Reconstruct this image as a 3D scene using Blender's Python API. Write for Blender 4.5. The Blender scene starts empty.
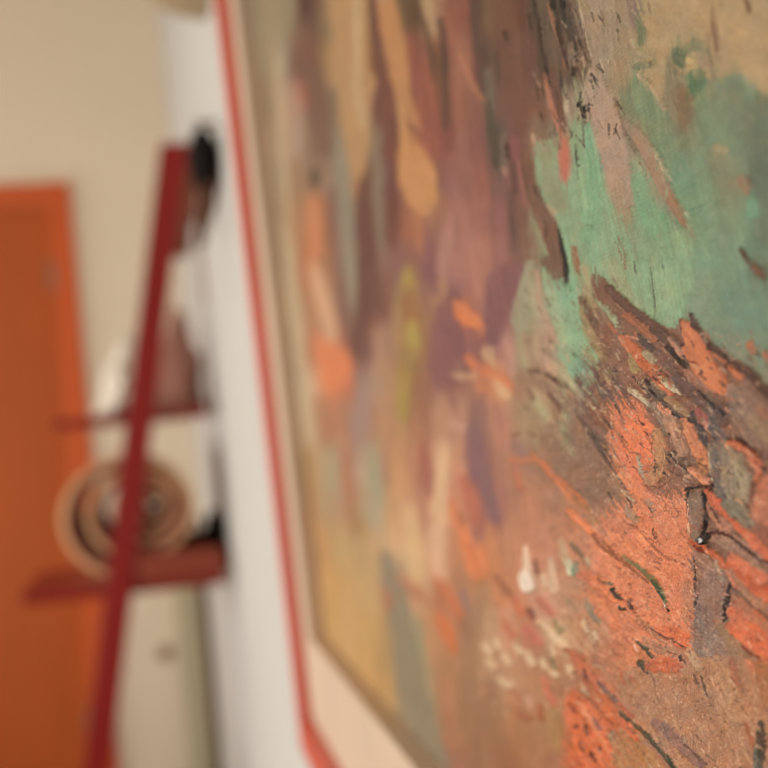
# A painting hung on a white studio wall, seen close up along the wall; a red
# ladder shelf with rolled and piled cloths and an orange door stand far behind.
import bpy, bmesh, math, random
from mathutils import Vector, Matrix
# ---------------------------------------------------------------- the painter
# colours and relief of the abstract painting, laid out on a flat chart of the
# canvas (chart units: 1 unit is about a quarter of a millimetre near its right end)
import numpy as np
U0, U1, V0, V1 = 255, 900, -160, 960
NU, NV = U1 - U0, V1 - V0
_rng = np.random.default_rng(7)
_GR = _rng.random((256, 256)).astype(np.float32) * 2 - 1

def vnoise(x, y, seed=0):
    """smooth value noise, -1..1"""
    x = x + seed * 37.7; y = y + seed * 91.3
    xi = np.floor(x).astype(np.int64); yi = np.floor(y).astype(np.int64)
    fx = x - xi; fy = y - yi
    fx = fx * fx * (3 - 2 * fx); fy = fy * fy * (3 - 2 * fy)
    a = _GR[yi & 255, xi & 255]; b = _GR[yi & 255, (xi + 1) & 255]
    c = _GR[(yi + 1) & 255, xi & 255]; d = _GR[(yi + 1) & 255, (xi + 1) & 255]
    return (a * (1 - fx) + b * fx) * (1 - fy) + (c * (1 - fx) + d * fx) * fy

def fbm(x, y, seed=0, octs=3):
    s = 0; a = 1; t = 0
    for k in range(octs):
        s = s + a * vnoise(x * 2 ** k, y * 2 ** k, seed + k * 3); t += a; a *= .55
    return s / t

def sm(x, a, b):
    t = np.clip((x - a) / (b - a), 0, 1)
    return t * t * (3 - 2 * t)

BASE = """
-160|255 120 105 75;330 95 60 45;420 110 70 50;520 90 60 45;600 150 125 95;700 165 140 95;800 160 130 90;900 150 120 85
10|275 140 125 90;290 135 120 90;302 85 50 35;312 95 60 50;325 125 95 60;332 110 100 75;345 140 110 65;357 165 135 90;366 150 115 75;372 80 55 35;383 175 105 65;396 100 80 50;405 95 70 45;415 85 60 40;428 165 130 90;437 150 105 80;450 130 75 55;465 130 70 55;475 90 60 45;490 115 85 55;505 110 70 50;520 100 60 45;535 85 65 50;548 90 75 55;560 70 55 40;570 110 85 65;580 140 115 90;600 150 125 95;620 150 125 95;650 165 140 95;690 165 140 100;730 170 140 95;768 155 125 90;830 150 120 85
60|270 150 130 95;280 155 140 110;290 120 90 70;300 110 65 50;315 110 75 55;322 140 105 60;335 175 130 80;350 175 135 90;360 165 130 85;372 120 75 45;382 90 55 45;390 170 115 70;405 185 140 85;415 120 60 45;425 135 75 55;435 110 70 45;445 95 60 45;452 140 85 65;462 150 95 70;475 110 65 55;485 90 65 50;500 105 70 50;515 115 75 55;530 100 65 50;545 80 60 45;560 100 75 55;575 90 70 55;585 120 95 70;600 150 125 95;620 150 125 90;655 170 145 100;690 175 145 100;750 175 140 95;800 165 130 90
100|270 145 115 85;280 165 140 110;290 165 125 100;315 110 75 55;330 120 95 70;345 175 130 80;357 180 145 100;368 120 75 60;380 105 60 50;390 115 65 50;402 185 140 85;412 115 55 45;425 155 80 60;432 150 80 60;445 115 70 50;455 145 85 65;465 140 85 65;478 130 80 65;488 100 80 60;500 112 74 60;520 120 75 60;540 115 75 55;555 135 95 75;570 140 120 95;590 165 140 110;610 150 130 95;630 115 120 85;645 165 140 105;670 130 115 85;690 110 115 85;720 120 115 85;740 112 115 85;768 125 118 85;830 140 118 85
140|265 165 125 95;277 180 155 115;290 165 130 100;298 165 135 110;310 130 100 75;325 135 105 80;338 125 110 85;352 175 125 75;363 165 120 75;375 125 105 80;385 110 55 45;395 150 90 65;432 150 75 60;447 125 65 55;460 145 90 75;480 130 75 65;492 95 70 55;500 90 75 60;515 125 72 68;535 130 100 75;565 140 130 95;580 115 150 110;600 170 140 115;620 160 130 105;640 130 120 90;660 110 130 95;690 115 115 85;720 110 120 90;760 100 105 80;830 95 95 75
180|268 165 130 95;280 170 145 105;295 150 110 75;328 140 110 85;340 130 115 90;357 170 120 70;368 100 60 40;378 115 95 75;388 110 55 50;435 125 80 65;450 140 85 75;465 140 85 70;480 140 80 65;500 120 80 70;520 120 75 65;538 140 135 95;590 115 155 115;615 160 130 100;635 140 150 110;655 165 135 105;680 110 135 100;710 110 130 95;735 120 110 85;760 95 100 80;830 90 95 78
215|275 165 130 95;295 165 115 75;322 165 100 60;332 125 80 65;345 130 115 90;360 95 55 45;380 125 95 75;392 115 60 50;405 150 85 60;440 145 95 70;455 155 100 85;480 150 90 75;500 135 82 75;520 115 75 60;545 140 140 100;570 140 135 100;590 120 155 115;615 135 130 95;640 130 155 115;690 110 140 100;730 120 130 95;750 110 145 110;768 100 115 92;830 95 105 85
260|275 150 125 90;290 175 145 105;303 175 100 60;325 150 100 65;345 135 125 100;368 95 50 40;380 130 90 75;395 130 85 75;410 135 85 70;430 130 80 75;445 160 105 90;460 165 105 90;480 165 105 85;500 145 92 82;525 125 85 65;570 130 165 120;590 130 165 120;615 145 140 100;640 140 165 120;670 135 165 120;700 120 150 115;730 115 140 110;760 95 115 95;830 90 105 90
300|278 160 132 95;292 180 152 112;308 165 108 70;340 140 98 75;354 140 118 95;368 100 60 45;380 120 72 58;400 150 115 70;440 160 110 75;450 120 75 75;470 150 90 75;490 155 95 80;510 130 80 80;535 160 150 115;548 130 150 110;570 120 165 125;590 150 130 90;610 130 90 65;640 140 165 120;670 140 160 120;700 115 135 110;740 100 130 110;830 95 120 100
345|285 150 125 95;297 185 155 120;310 170 105 70;345 155 85 65;355 105 65 55;365 120 75 65;378 160 115 85;390 160 115 85;400 155 115 65;425 145 100 60;432 150 105 80;450 130 80 80;470 125 75 75;490 130 80 75;505 165 110 95;525 150 140 100;545 175 135 105;565 130 160 115;580 125 165 125;595 145 130 80;605 120 75 55;625 140 90 65;650 170 85 55;670 125 85 65;690 160 90 65;710 115 120 100;750 110 130 110;800 108 125 105
380|287 150 125 90;305 200 175 140;318 200 140 100;350 190 95 60;362 150 115 100;375 165 125 95;385 170 125 85;405 155 115 60;415 140 95 55;430 150 95 75;445 140 85 70;460 150 95 75;475 160 100 75;500 190 125 85;520 150 110 80;545 180 140 105;565 150 150 110;580 140 110 85;600 110 80 65;630 150 100 70;660 160 95 65;690 130 80 65;720 195 95 60;750 140 105 85;800 120 115 90
415|292 150 120 80;305 190 160 120;318 170 115 75;330 175 105 70;345 165 110 80;358 155 120 105;370 165 115 85;385 172 122 80;420 158 100 68;440 172 122 90;460 172 120 92;478 140 95 82;500 178 118 88;520 160 120 85;540 165 150 105;560 130 90 65;580 115 80 65;600 135 85 60;620 185 95 60;640 220 95 60;660 125 95 75;690 110 80 70;730 120 90 75;760 120 95 75;830 150 110 80
465|308 170 125 70;320 170 140 100;332 160 140 100;345 170 110 75;360 170 140 110;372 155 145 105;385 170 118 85;395 185 130 80;412 175 115 80;425 160 90 70;440 195 145 105;455 185 125 90;472 130 85 85;485 150 95 75;510 165 108 82;530 142 105 80;560 142 100 75;590 148 102 76;620 180 102 66;640 225 110 75;660 170 120 85;690 200 110 75;720 100 85 75;745 120 95 80;800 165 100 70
505|312 175 120 65;325 168 135 92;340 165 125 90;350 165 112 75;365 170 145 105;378 160 145 115;390 187 140 88;410 190 128 90;425 178 114 85;440 210 165 120;455 195 125 90;480 150 90 80;500 160 98 80;530 185 115 80;560 165 110 80;590 165 110 80;620 208 115 80;650 225 120 85;680 215 110 75;710 110 90 75;740 140 115 85;768 180 95 68;830 195 95 65
545|322 182 130 72;340 180 145 88;360 180 142 88;378 190 145 96;392 202 156 108;412 207 162 108;435 205 155 115;455 190 120 80;490 195 118 72;510 182 116 80;540 185 115 85;570 190 115 80;600 205 115 80;640 220 120 80;680 215 120 85;710 140 90 65;740 150 95 75;765 220 90 60;830 205 90 60
590|330 190 140 75;350 190 145 85;370 185 145 90;390 155 130 98;400 148 130 100;420 190 140 95;440 178 105 68;460 172 112 76;480 165 118 80;500 190 112 72;520 195 118 80;545 195 140 108;570 182 130 95;600 202 105 70;640 215 105 70;670 212 102 66;690 170 110 80;710 150 110 85;740 170 98 72;830 200 95 65
635|330 190 142 78;345 190 145 85;365 190 145 80;385 175 135 80;400 140 122 92;414 142 126 94;430 186 128 82;470 155 112 76;490 180 135 95;505 190 130 95;530 175 105 76;560 190 145 105;590 182 122 84;620 205 110 74;660 212 104 68;690 165 110 85;710 140 106 90;730 150 110 75;750 212 92 60;830 200 95 65
680|350 195 150 90;370 195 145 80;385 180 135 75;398 145 125 95;412 140 120 90;428 165 118 78;445 170 114 70;465 158 112 74;490 175 128 90;515 182 130 90;540 178 120 82;560 168 112 75;590 185 98 62;615 182 105 70;640 180 112 76;670 182 112 76;700 172 118 85;730 172 115 82;765 172 100 60;830 165 100 65
720|370 192 148 86;385 185 145 85;400 152 126 90;418 132 116 86;432 152 116 76;460 152 106 68;490 150 102 68;520 168 108 66;550 165 112 70;580 205 80 42;605 200 84 48;625 178 112 72;660 172 120 86;700 174 119 84;730 172 120 80;760 160 102 64;830 150 95 60
760|400 175 132 78;415 165 125 75;428 140 116 82;442 136 115 86;456 155 98 74;475 150 100 65;505 152 95 60;550 165 104 68;580 205 75 38;608 210 80 45;625 182 106 64;650 165 110 84;690 165 110 80;730 160 105 70;762 92 72 52;830 130 85 58
960|300 170 125 75;420 140 115 80;520 150 95 60;620 190 80 45;720 160 105 70;850 120 80 55
"""

def base_field():
    st = 2
    uu, vv = np.meshgrid(np.arange(U0, U1, st, dtype=np.float32), np.arange(V0, V1, st, dtype=np.float32))
    wx = uu + 5 * fbm(uu / 14, vv / 40, 1) + 1.5 * vnoise(uu / 4, vv / 9, 5)
    wy = vv + 12 * fbm(uu / 12, vv / 30, 2)
    pts = []
    for ln in BASE.strip().splitlines():
        v, rest = ln.split('|')
        for q in rest.split(';'):
            pts.append([float(v)] + [float(x) for x in q.split()])
    pts = np.array(pts, np.float32)
    num = np.zeros(uu.shape + (3,), np.float32); den = np.full(uu.shape, 1e-9, np.float32)
    for v, u, r, g, b in pts:
        sx = 1.0 if u < 540 else .62
        d2 = ((wx - u) * sx) ** 2 + ((wy - v) * .36) ** 2
        w = 1 / (d2 + 6) ** 2.4
        den += w; num += w[..., None] * np.array([r, g, b], np.float32)
    f = num / den[..., None]
    f = np.repeat(np.repeat(f, st, 0), st, 1)[:NV, :NU]
    f = (f + np.roll(f, 1, 0) + np.roll(f, 1, 1) + np.roll(np.roll(f, 1, 0), 1, 1)) / 4
    return f

class Painter:
    def __init__(self):
        self.c = base_field()
        self.u, self.v = np.meshgrid(np.arange(U0, U1, dtype=np.float32), np.arange(V0, V1, dtype=np.float32))
        u, v = self.u, self.v
        # bristle marks of the underpainting: steep on the left, slanting on the right
        ang = np.where(u < 560, 1.50, np.where(v > 330, .85, 1.35)).astype(np.float32)
        a = u * np.cos(ang) + v * np.sin(ang); p = -u * np.sin(ang) + v * np.cos(ang)
        n = fbm(p / 2.6, a / 46, 11, 3)
        self.c *= (1 + .085 * n)[..., None]
        self.h = (.16 * n + .30 * fbm(u / 26, v / 40, 17, 3)).astype(np.float32)
        self.k = 100

    def _box(self, xs, ys, m):
        a0 = max(int(min(xs) - m) - U0, 0); a1 = min(int(max(xs) + m) + 2 - U0, NU)
        b0 = max(int(min(ys) - m) - V0, 0); b1 = min(int(max(ys) + m) + 2 - V0, NV)
        return slice(b0, b1), slice(a0, a1)

    def _blend(self, sl, m, col, hh, strk, amp, col2, hs):
        self.k += 1
        c = np.array(col, np.float32)
        if col2 is not None:
            t = np.clip(.5 + .9 * strk, 0, 1)[..., None]
            c = c * (1 - t) + np.array(col2, np.float32) * t
        c = c * (1 + amp * strk)[..., None]
        self.c[sl] = self.c[sl] * (1 - m[..., None]) + c * m[..., None]
        self.h[sl] = self.h[sl] * (1 - .35 * m) + hh * m + hs * strk * m

    def S(self, pts, col, h=.5, soft=1.2, rag=.5, amp=.10, a=.95, col2=None, dry=0, w=None):
        """a brush stroke along a smooth curve; pts 'u,v,w u,v,w'"""
        P = [[float(x) for x in q.split(',')] for q in pts.split()]
        for i, q in enumerate(P):
            if len(q) < 3: q.append(w if w else P[i - 1][2])
        if len(P) == 1: P = [P[0], [P[0][0] + .6, P[0][1] + 1.2, P[0][2]]]
        P = np.array(P, np.float32)
        # catmull-rom resample
        Q = np.vstack([2 * P[0] - P[1], P, 2 * P[-1] - P[-2]]); R = []
        for i in range(1, len(Q) - 2):
            for t in np.linspace(0, 1, 5, endpoint=False):
                R.append(.5 * (2 * Q[i] + (Q[i + 1] - Q[i - 1]) * t + (2 * Q[i - 1] - 5 * Q[i] + 4 * Q[i + 1] - Q[i + 2]) * t ** 2
                               + (3 * Q[i] - 3 * Q[i + 1] + Q[i + 2] - Q[i - 1]) * t ** 3))
        R.append(P[-1]); R = np.array(R, np.float32); R[:, 2] = np.maximum(R[:, 2], .5)
        mw = R[:, 2].max()
        sl = self._box(R[:, 0], R[:, 1], mw + 4 + rag * 2 + soft)
        u = self.u[sl]; v = self.v[sl]
        if u.size == 0: return
        bd = np.full(u.shape, 1e9, np.float32); bl = np.zeros_like(bd); bp = np.zeros_like(bd); L = 0
        for i in range(len(R) - 1):
            x0, y0, w0 = R[i]; x1, y1, w1 = R[i + 1]
            dx, dy = x1 - x0, y1 - y0; ll = float(np.hypot(dx, dy)) + 1e-6
            t = np.clip(((u - x0) * dx + (v - y0) * dy) / ll ** 2, 0, 1)
            ex = u - x0 - t * dx; ey = v - y0 - t * dy
            d = np.hypot(ex, ey) - (w0 + (w1 - w0) * t) * .5
            s = d < bd
            bd = np.where(s, d, bd); bl = np.where(s, L + t * ll, bl); bp = np.where(s, (ex * dy - ey * dx) / ll, bp)
            L += ll
        k = self.k
        strk = fbm(bp / 1.8, bl / 28, k, 2)
        edge = bd + rag * (1.6 * vnoise(u / 2.3, v / 2.3, k + 7) + 1.0 * vnoise(u / 6, v / 6, k + 9))
        m = (1 - sm(edge, -soft * .6, soft * .6)) * a
        if dry > 0: m = m * sm(strk + .55 * vnoise(u / 1.7, v / 1.7, k + 3), -1 + 1.5 * dry, -.7 + 1.6 * dry)
        hh = h * (.75 + .7 * np.exp(-((bd + 1.2) / 1.3) ** 2))
        self._blend(sl, m, col, hh, strk, amp, col2, .22 * min(abs(h), 1) + .05)

    def P(self, pts, col, h=.4, soft=1.2, rag=.8, amp=.09, a=.95, col2=None, ang=80, dry=0, ln=34):
        """a patch of knifed paint: polygon 'u,v u,v ...' with ragged edge, streaks along ang (degrees)"""
        P = np.array([[float(x) for x in q.split(',')[:2]] for q in pts.split()], np.float32)
        for _ in range(1):                       # one corner-cutting pass
            nx = np.roll(P, -1, 0); P = np.stack([.8 * P + .2 * nx, .2 * P + .8 * nx], 1).reshape(-1, 2)
        sl = self._box(P[:, 0], P[:, 1], 5 + rag * 2 + soft)
        u = self.u[sl]; v = self.v[sl]
        if u.size == 0: return
        d = np.full(u.shape, 1e9, np.float32); ins = np.zeros(u.shape, bool)
        for i in range(len(P)):
            x0, y0 = P[i]; x1, y1 = P[(i + 1) % len(P)]
            dx, dy = x1 - x0, y1 - y0
            t = np.clip(((u - x0) * dx + (v - y0) * dy) / (dx * dx + dy * dy + 1e-6), 0, 1)
            d = np.minimum(d, np.hypot(u - x0 - t * dx, v - y0 - t * dy))
            if abs(dy) > 1e-6:
                ins ^= ((y0 > v) != (y1 > v)) & (u < dx * (v - y0) / dy + x0)
        d = np.where(ins, -d, d)
        k = self.k; A = np.radians(ang)
        al = u * np.cos(A) + v * np.sin(A); pe = -u * np.sin(A) + v * np.cos(A)
        strk = fbm(pe / 2.2, al / ln, k, 3)
        edge = d + rag * (1.8 * vnoise(u / 2.4, v / 2.4, k + 7) + 1.6 * vnoise(u / 7, v / 7, k + 9))
        m = (1 - sm(edge, -soft * .6, soft * .6)) * a
        if dry > 0: m = m * sm(strk + .55 * vnoise(u / 1.7, v / 1.7, k + 3), -1 + 1.5 * dry, -.7 + 1.6 * dry)
        hh = h * (.8 + .6 * np.exp(-((d + 1.4) / 1.5) ** 2))
        self._blend(sl, m, col, hh, strk, amp, col2, .2 * min(abs(h), 1) + .05)

    def smear(self, steps, seed, a0):
        """wet paint dragged over its neighbours"""
        u, v = self.u, self.v
        near = sm(u, 500, 600)
        low = sm(v + (u - 600) * -.5, 290, 360)
        edge = 1 - np.exp(-((v - (318 + (u - 650) * .62)) / 16) ** 2) * (u > 600)
        for k, (d, thr) in enumerate(steps):
            for ang, reg, dd in ((48 + 5 * (k % 3), near * low * edge, d), (78 + 5 * (k % 3), (1 - near * low) * edge * .42, d)):
                sd = seed + k * 8 + (4 if ang > 70 else 0)
                t = np.radians(ang); al = u * np.cos(t) + v * np.sin(t); pe = -u * np.sin(t) + v * np.cos(t)
                m = sm(fbm(pe / 1.7, al / 22, sd, 2) + .35 * vnoise(u / 9, v / 9, sd + 5), thr, thr + .22) * reg * a0
                sh = (int(round(dd * np.sin(t))), int(round(dd * np.cos(t))))
                self.c = self.c * (1 - m[..., None]) + np.roll(self.c, sh, (0, 1)) * m[..., None]
                self.h = self.h * (1 - .6 * m) + np.roll(self.h, sh, (0, 1)) * .6 * m + .10 * m

    def scatter(self, n, box, cols, w, ln, ang, seed, a=.8, h=.3, poly=None):
        r = np.random.default_rng(seed)
        for _ in range(n):
            x = r.uniform(box[0], box[2]); y = r.uniform(box[1], box[3])
            t = np.radians(ang + r.normal(0, 14)); l = ln * r.uniform(.5, 1.4); ww = w * r.uniform(.6, 1.4)
            c = np.array(cols[r.integers(len(cols))]) * r.uniform(.92, 1.08)
            self.S(f"{x:.1f},{y:.1f},{ww:.1f} {x + l * np.cos(t):.1f},{y + l * np.sin(t):.1f},{ww * .6:.1f}", c, h=h, a=a, rag=.4)

def paint():
    p = Painter(); S = p.S; P = p.P
    # ---- left third: tall drips and curtains of thinned paint
    S("278,60,9 281,140,9 287,240,9 293,310,9 301,360,10 309,410,9 314,440,8", (182, 155, 116), h=.3, soft=5)
    S("268,-80,7 271,40,8 276,140,7 283,220,6", (150, 126, 92), h=.2, soft=4)
    S("288,350,8 292,400,8 298,440,7", (146, 120, 84), h=.2, soft=4)
    S("302,-40,8 304,5,8 307,22,7", (74, 34, 28), h=.3, soft=3)
    S("302,20,15 310,60,20 317,95,22 324,150,16", (108, 72, 54), h=.3, soft=6, col2=(118, 86, 66))
    S("308,40,8 311,60,9", (118, 64, 52), h=.2, soft=5)
    S("301,82,5 303,95,7 305,108,4", (168, 86, 68), h=.5, soft=3)
    S("315,172,9 315,182,10", (70, 58, 40), h=.5, soft=4)
    S("343,140,12 346,215,14 352,280,13 357,312,9", (137, 124, 100), h=.4, soft=5)
    S("311,200,10 314,222,14 317,252,13", (203, 108, 64), h=.5, soft=5, col2=(190, 118, 74))
    S("315,268,14 322,295,17 330,325,15 333,340,12", (205, 158, 114), h=.5, soft=5, col2=(200, 146, 104))
    P("314,334 325,336 338,344 351,350 358,362 347,380 335,398 325,392 319,366", (222, 106, 60), h=.8, soft=4, col2=(214, 108, 62))
    S("362,182,12 369,225,19 367,285,18 358,338,12 356,355,7", (95, 52, 40), h=.4, soft=5, col2=(104, 62, 50))
    S("332,190,8 336,240,8 343,290,9 350,330,9", (124, 84, 68), h=.2, soft=5)
    P("328,-40 368,-40 370,5 369,60 366,76 373,100 371,130 367,160 361,182 352,180 347,150 340,110 337,60 329,15", (176, 133, 84), h=.6, soft=4, ang=84, col2=(170, 124, 76))
    S("357,-40,8 358,60,8 359,90,8 365,128,5", (184, 152, 106), h=.4, soft=4)
    S("368,72,6 373,82,9 370,92,5", (180, 134, 84), h=.4, soft=3)
    S("374,-40,10 376,20,9 382,55,10 390,100,12 396,150,11 394,205,14 390,240,12", (98, 58, 44), h=.3, soft=5, col2=(112, 60, 48))
    S("377,140,8 378,180,9 379,220,8 383,250,7", (124, 104, 82), h=.3, soft=4)
    P("376,-40 393,-40 396,0 404,25 413,46 409,75 415,100 424,118 425,131 418,131 406,112 396,92 389,62 381,30 377,0", (183, 128, 76), h=.7, soft=3.5, ang=78, col2=(176, 112, 66))
    P("402,113 408,124 416,140 432,157 439,178 438,202 431,215 422,219 409,204 398,180 399,152", (197, 136, 68), h=.8, soft=3.5, ang=66, col2=(188, 124, 78))
    S("416,215,10 418,232,12 419,246,8", (165, 96, 62), h=.3, soft=5)
    S("411,35,10 420,75,16 428,115,18 436,150,10", (134, 66, 52), h=.3, soft=6, col2=(150, 80, 60))
    S("427,-40,14 428,0,13 434,12,10", (165, 130, 90), h=.4, soft=4)
    S("425,22,5 431,50,5 433,70,4", (82, 56, 40), h=.4, soft=3)
    S("441,20,7 444,45,6 446,90,5 446,125,6", (84, 55, 42), h=.4, soft=3)
    S("448,10,8 455,60,9", (138, 80, 62), h=.3, soft=4)
    S("456,40,4 465,64,6 475,86,7 484,100,4", (172, 106, 76), h=.7, soft=2.5)
    S("474,0,7 479,45,7 484,90,6", (86, 60, 48), h=.4, soft=3)
    S("488,70,6 493,104,8", (108, 94, 74), h=.3, soft=4)
    S("490,104,6 493,130,10 498,163,7", (76, 64, 48), h=.5, soft=3)
    S("504,135,7 505,165,6", (112, 92, 74), h=.3, soft=3)
    S("450,215,8 446,245,12 441,270,10", (170, 116, 98), h=.4, soft=6)
    S("470,250,14 480,290,18", (166, 105, 86), h=.2, soft=8)
    S("511,195,8 515,240,7", (96, 66, 58), h=.3, soft=4)
    S("430,262,10 437,290,8", (124, 76, 76), h=.2, soft=5)
    S("409,272,14 411,286,15", (158, 132, 60), h=.5, soft=5)
    S("410,296,18 411,318,18", (150, 98, 52), h=.3, soft=6)
    S("413,326,12 414,344,14", (164, 142, 60), h=.6, soft=4)
    S("409,352,14 405,370,14", (146, 112, 58), h=.4, soft=5)
    S("403,378,12 402,400,11 403,418,8", (160, 130, 52), h=.4, soft=4)
    S("419,385,14 424,408,14", (146, 92, 62), h=.3, soft=6)
    P("434,312 444,295 456,304 470,320 490,334 498,344 478,370 456,386 440,392 425,366", (124, 75, 74), h=.3, soft=5, col2=(134, 80, 76), ang=70)
    P("453,299 464,299 478,312 491,326 479,331 464,325 455,313", (226, 106, 56), h=1.0, soft=2.5, ang=38, col2=(214, 112, 62))
    S("440,284,8 446,292,6", (164, 116, 78), h=.3, soft=4)
    S("489,352,14 494,362,9", (192, 148, 104), h=.5, soft=4)
    S("506,322,8 509,345,8 513,372,8", (186, 132, 108), h=.5, soft=4)
    S("468,357,8 484,369,11 505,379,10 512,386,6", (208, 102, 60), h=.7, soft=3)
    S("455,374,6 466,376,8 478,375,6", (198, 154, 108), h=.6, soft=3)
    S("480,386,9 490,388,8", (202, 104, 64), h=.5, soft=4)
    S("500,386,12 507,394,11", (206, 164, 116), h=.6, soft=4)
    S("442,400,12 446,415,14", (176, 124, 88), h=.3, soft=6)
    S("455,424,12 465,428,9", (190, 138, 112), h=.4, soft=5)
    S("474,430,14 478,456,19 487,488,14 496,516,13", (132, 92, 88), h=.4, soft=5, col2=(126, 84, 86))
    S("497,405,10 502,440,12", (176, 110, 88), h=.3, soft=6)
    S("424,448,10 429,475,11 433,502,7", (158, 86, 68), h=.3, soft=5)
    S("400,470,14 405,500,16", (192, 134, 88), h=.3, soft=7)
    S("445,448,12 443,480,14 436,512,14", (210, 165, 118), h=.6, soft=5)
    S("458,465,12 463,485,12", (196, 124, 92), h=.4, soft=5)
    S("464,480,12 472,500,16 478,520,12", (184, 92, 68), h=.4, soft=5)
    P("449,496 459,504 472,534 488,549 491,576 478,583 467,570 461,540 452,516", (214, 100, 54), h=.9, soft=4, ang=62, col2=(220, 114, 66))
    S("459,510,5 463,522,6", (150, 74, 46), h=.5, soft=3)
    S("410,510,16 414,545,18 418,575,16", (208, 164, 110), h=.4, soft=7)
    S("438,530,14 440,575,16", (206, 156, 116), h=.3, soft=7)
    S("386,556,14 393,585,20 402,625,25 412,670,30 422,720,28 436,775,24", (141, 125, 95), h=.4, soft=6, col2=(132, 116, 88))
    S("414,615,7 424,655,7 432,700,6", (148, 134, 94), h=.3, soft=4)
    S("386,592,8 390,604,10", (172, 100, 68), h=.5, soft=4)
    S("400,577,7 414,589,10 429,602,8", (178, 106, 72), h=.5, soft=4)
    S("438,578,7 452,598,12 460,616,9", (192, 92, 54), h=.6, soft=4)
    S("440,618,10 449,632,14 455,648,8", (206, 92, 44), h=.7, soft=4)
    S("463,592,7 467,606,7", (138, 106, 94), h=.4, soft=3)
    S("463,622,8 467,632,7", (150, 100, 72), h=.3, soft=4)
    S("496,575,4 508,590,5", (150, 92, 62), h=.5, soft=2.5)
    S("374,470,10 378,500,9", (154, 146, 112), h=.3, soft=6)
    S("333,460,8 335,480,9", (158, 144, 104), h=.3, soft=6)
    S("352,518,8 362,528,9", (152, 112, 58), h=.4, soft=5)
    S("345,452,12 350,490,14", (170, 108, 76), h=.2, soft=7)
    S("366,385,12 362,430,14", (154, 122, 106), h=.2, soft=8)
    S("446,680,14 452,740,18", (168, 108, 72), h=.2, soft=8)
    S("488,690,20 496,740,22", (150, 102, 66), h=.2, soft=9)
    # ---- dark ribs between mauve and beige, top centre
    S("500,-40,30 508,60,26 520,130,18", (112, 72, 54), h=.2, soft=9, a=.6, col2=(100, 62, 48))
    S("505,33,5 507,38,5", (60, 42, 32), h=.4, soft=2)
    S("496,55,5 498,80,4", (80, 62, 46), h=.3, soft=2.5)
    S("538,-40,12 545,0,13 551,45,13 558,80,9", (88, 72, 54), h=.3, soft=2.5, col2=(104, 78, 58))
    S("533,-10,3 536,11,3.5 540,26,3 543,46,4 547,67,4 552,88,3", (46, 34, 27), h=.4, rag=.9)
    S("529,16,3 532,30,2", (66, 42, 32), h=.3)
    S("552,-8,5 553,2,5 555,9,3", (26, 20, 16), h=.4)
    S("550,5,3 557,28,4 562,45,4 566,66,3", (158, 106, 76), h=.6, col2=(140, 92, 66))
    S("558,22,2.5 563,45,3 569,70,2", (66, 44, 34), h=.3)
    S("562,-10,10 566,14,10 572,36,8 577,50,4", (58, 48, 38), h=.5, col2=(78, 62, 48))
    S("563,-3,6 565,6,5", (18, 14, 12), h=.5)
    S("570,4,2.5 578,34,3 586,55,3 592,63,1.5", (74, 56, 43), h=.4)
    S("574,0,2 583,34,2.5 590,56,1.5", (92, 72, 56), h=.3)
    S("578,-20,2 584,20,3 592,55,2", (178, 152, 120), h=.5)
    S("596,-40,28 600,0,28 603,40,24 607,60,12", (150, 125, 96), h=.5, soft=3, col2=(160, 134, 104), a=.8)
    S("600,5,1.2 607,26,1.2", (120, 96, 72), h=.1)
    S("546,74,4 552,100,7 558,120,7 563,136,4", (172, 106, 78), h=.6)
    S("554,72,7 560,98,9 566,130,6", (96, 60, 45), h=.4, col2=(110, 70, 54))
    S("561,72,2.5 563,86,3", (60, 52, 40), h=.3)
    S("572,45,7 574,62,8", (128, 104, 80), h=.4)
    S("575,70,5.5 574,80,4.5", (20, 16, 13), h=.7, rag=.7)
    S("577,80,8 581,100,10 584,132,9", (140, 132, 96), h=.3, soft=3)
    S("567,97,2.2 568,112,3", (190, 168, 132), h=.8)
    S("581,50,2 584,72,2 588,98,1.6", (112, 90, 66), h=.2)
    S("585,72,5 588,90,4", (158, 142, 108), h=.4)
    P("590,64 601,72 612,92 621,114 629,142 633,170 637,202 622,214 612,202 606,184 599,152 591,118 588,90", (171, 141, 116), h=.7, ang=68, col2=(162, 132, 106))
    S("596,88,1.2 597,100,1.2", (120, 94, 74), h=.1)
    S("616,98,1.4 622,118,1.6 630,140,1.4 644,170,1.2", (118, 90, 68), h=.2)
    S("620,190,16 626,225,18 630,262,20", (140, 118, 86), h=.2, soft=5, a=.7, dry=.4)
    for (a_, b_, r_) in ((581, 104, 5), (585, 109, 6), (590, 108, 6), (584, 115, 3.4), (593, 104, 1.6)):
        S(f"{a_},{b_},{r_}", (19, 14, 11), h=.8, rag=.8)
    # ---- tan sky, top right
    P("640,-60 900,-60 900,60 780,96 768,98 756,82 738,72 722,78 704,78 690,56 672,48 660,62 664,104 655,90 642,76 646,44 648,22", (172, 144, 100), h=.3, soft=3, ang=62, col2=(160, 132, 92), ln=60)
    S("700,10,40 740,30,36 780,50,30", (178, 144, 100), h=.2, soft=14, a=.5)
    S("752,60,30 768,80,24", (176, 142, 98), h=.2, soft=9, a=.6)
    S("628,-30,18 634,0,17 640,26,12", (132, 110, 90), h=.4, soft=3)
    S("637,-6,2.5 642,10,2.5 648,26,2", (178, 150, 106), h=.5)
    S("641,20,8 644,32,10 642,42,7", (106, 112, 80), h=.4, soft=3)
    S("634,40,5 637,46,4", (172, 154, 116), h=.7)
    S("632,52,7 644,54,9", (146, 130, 96), h=.4, soft=3)
    S("636,67,5 648,66,7 657,62,5", (94, 100, 70), h=.5, soft=2)
    S("653,62.5,3", (54, 44, 34), h=.4)
    S("650,3,1.6 651,12,1.4", (118, 96, 64), h=.2)
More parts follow.
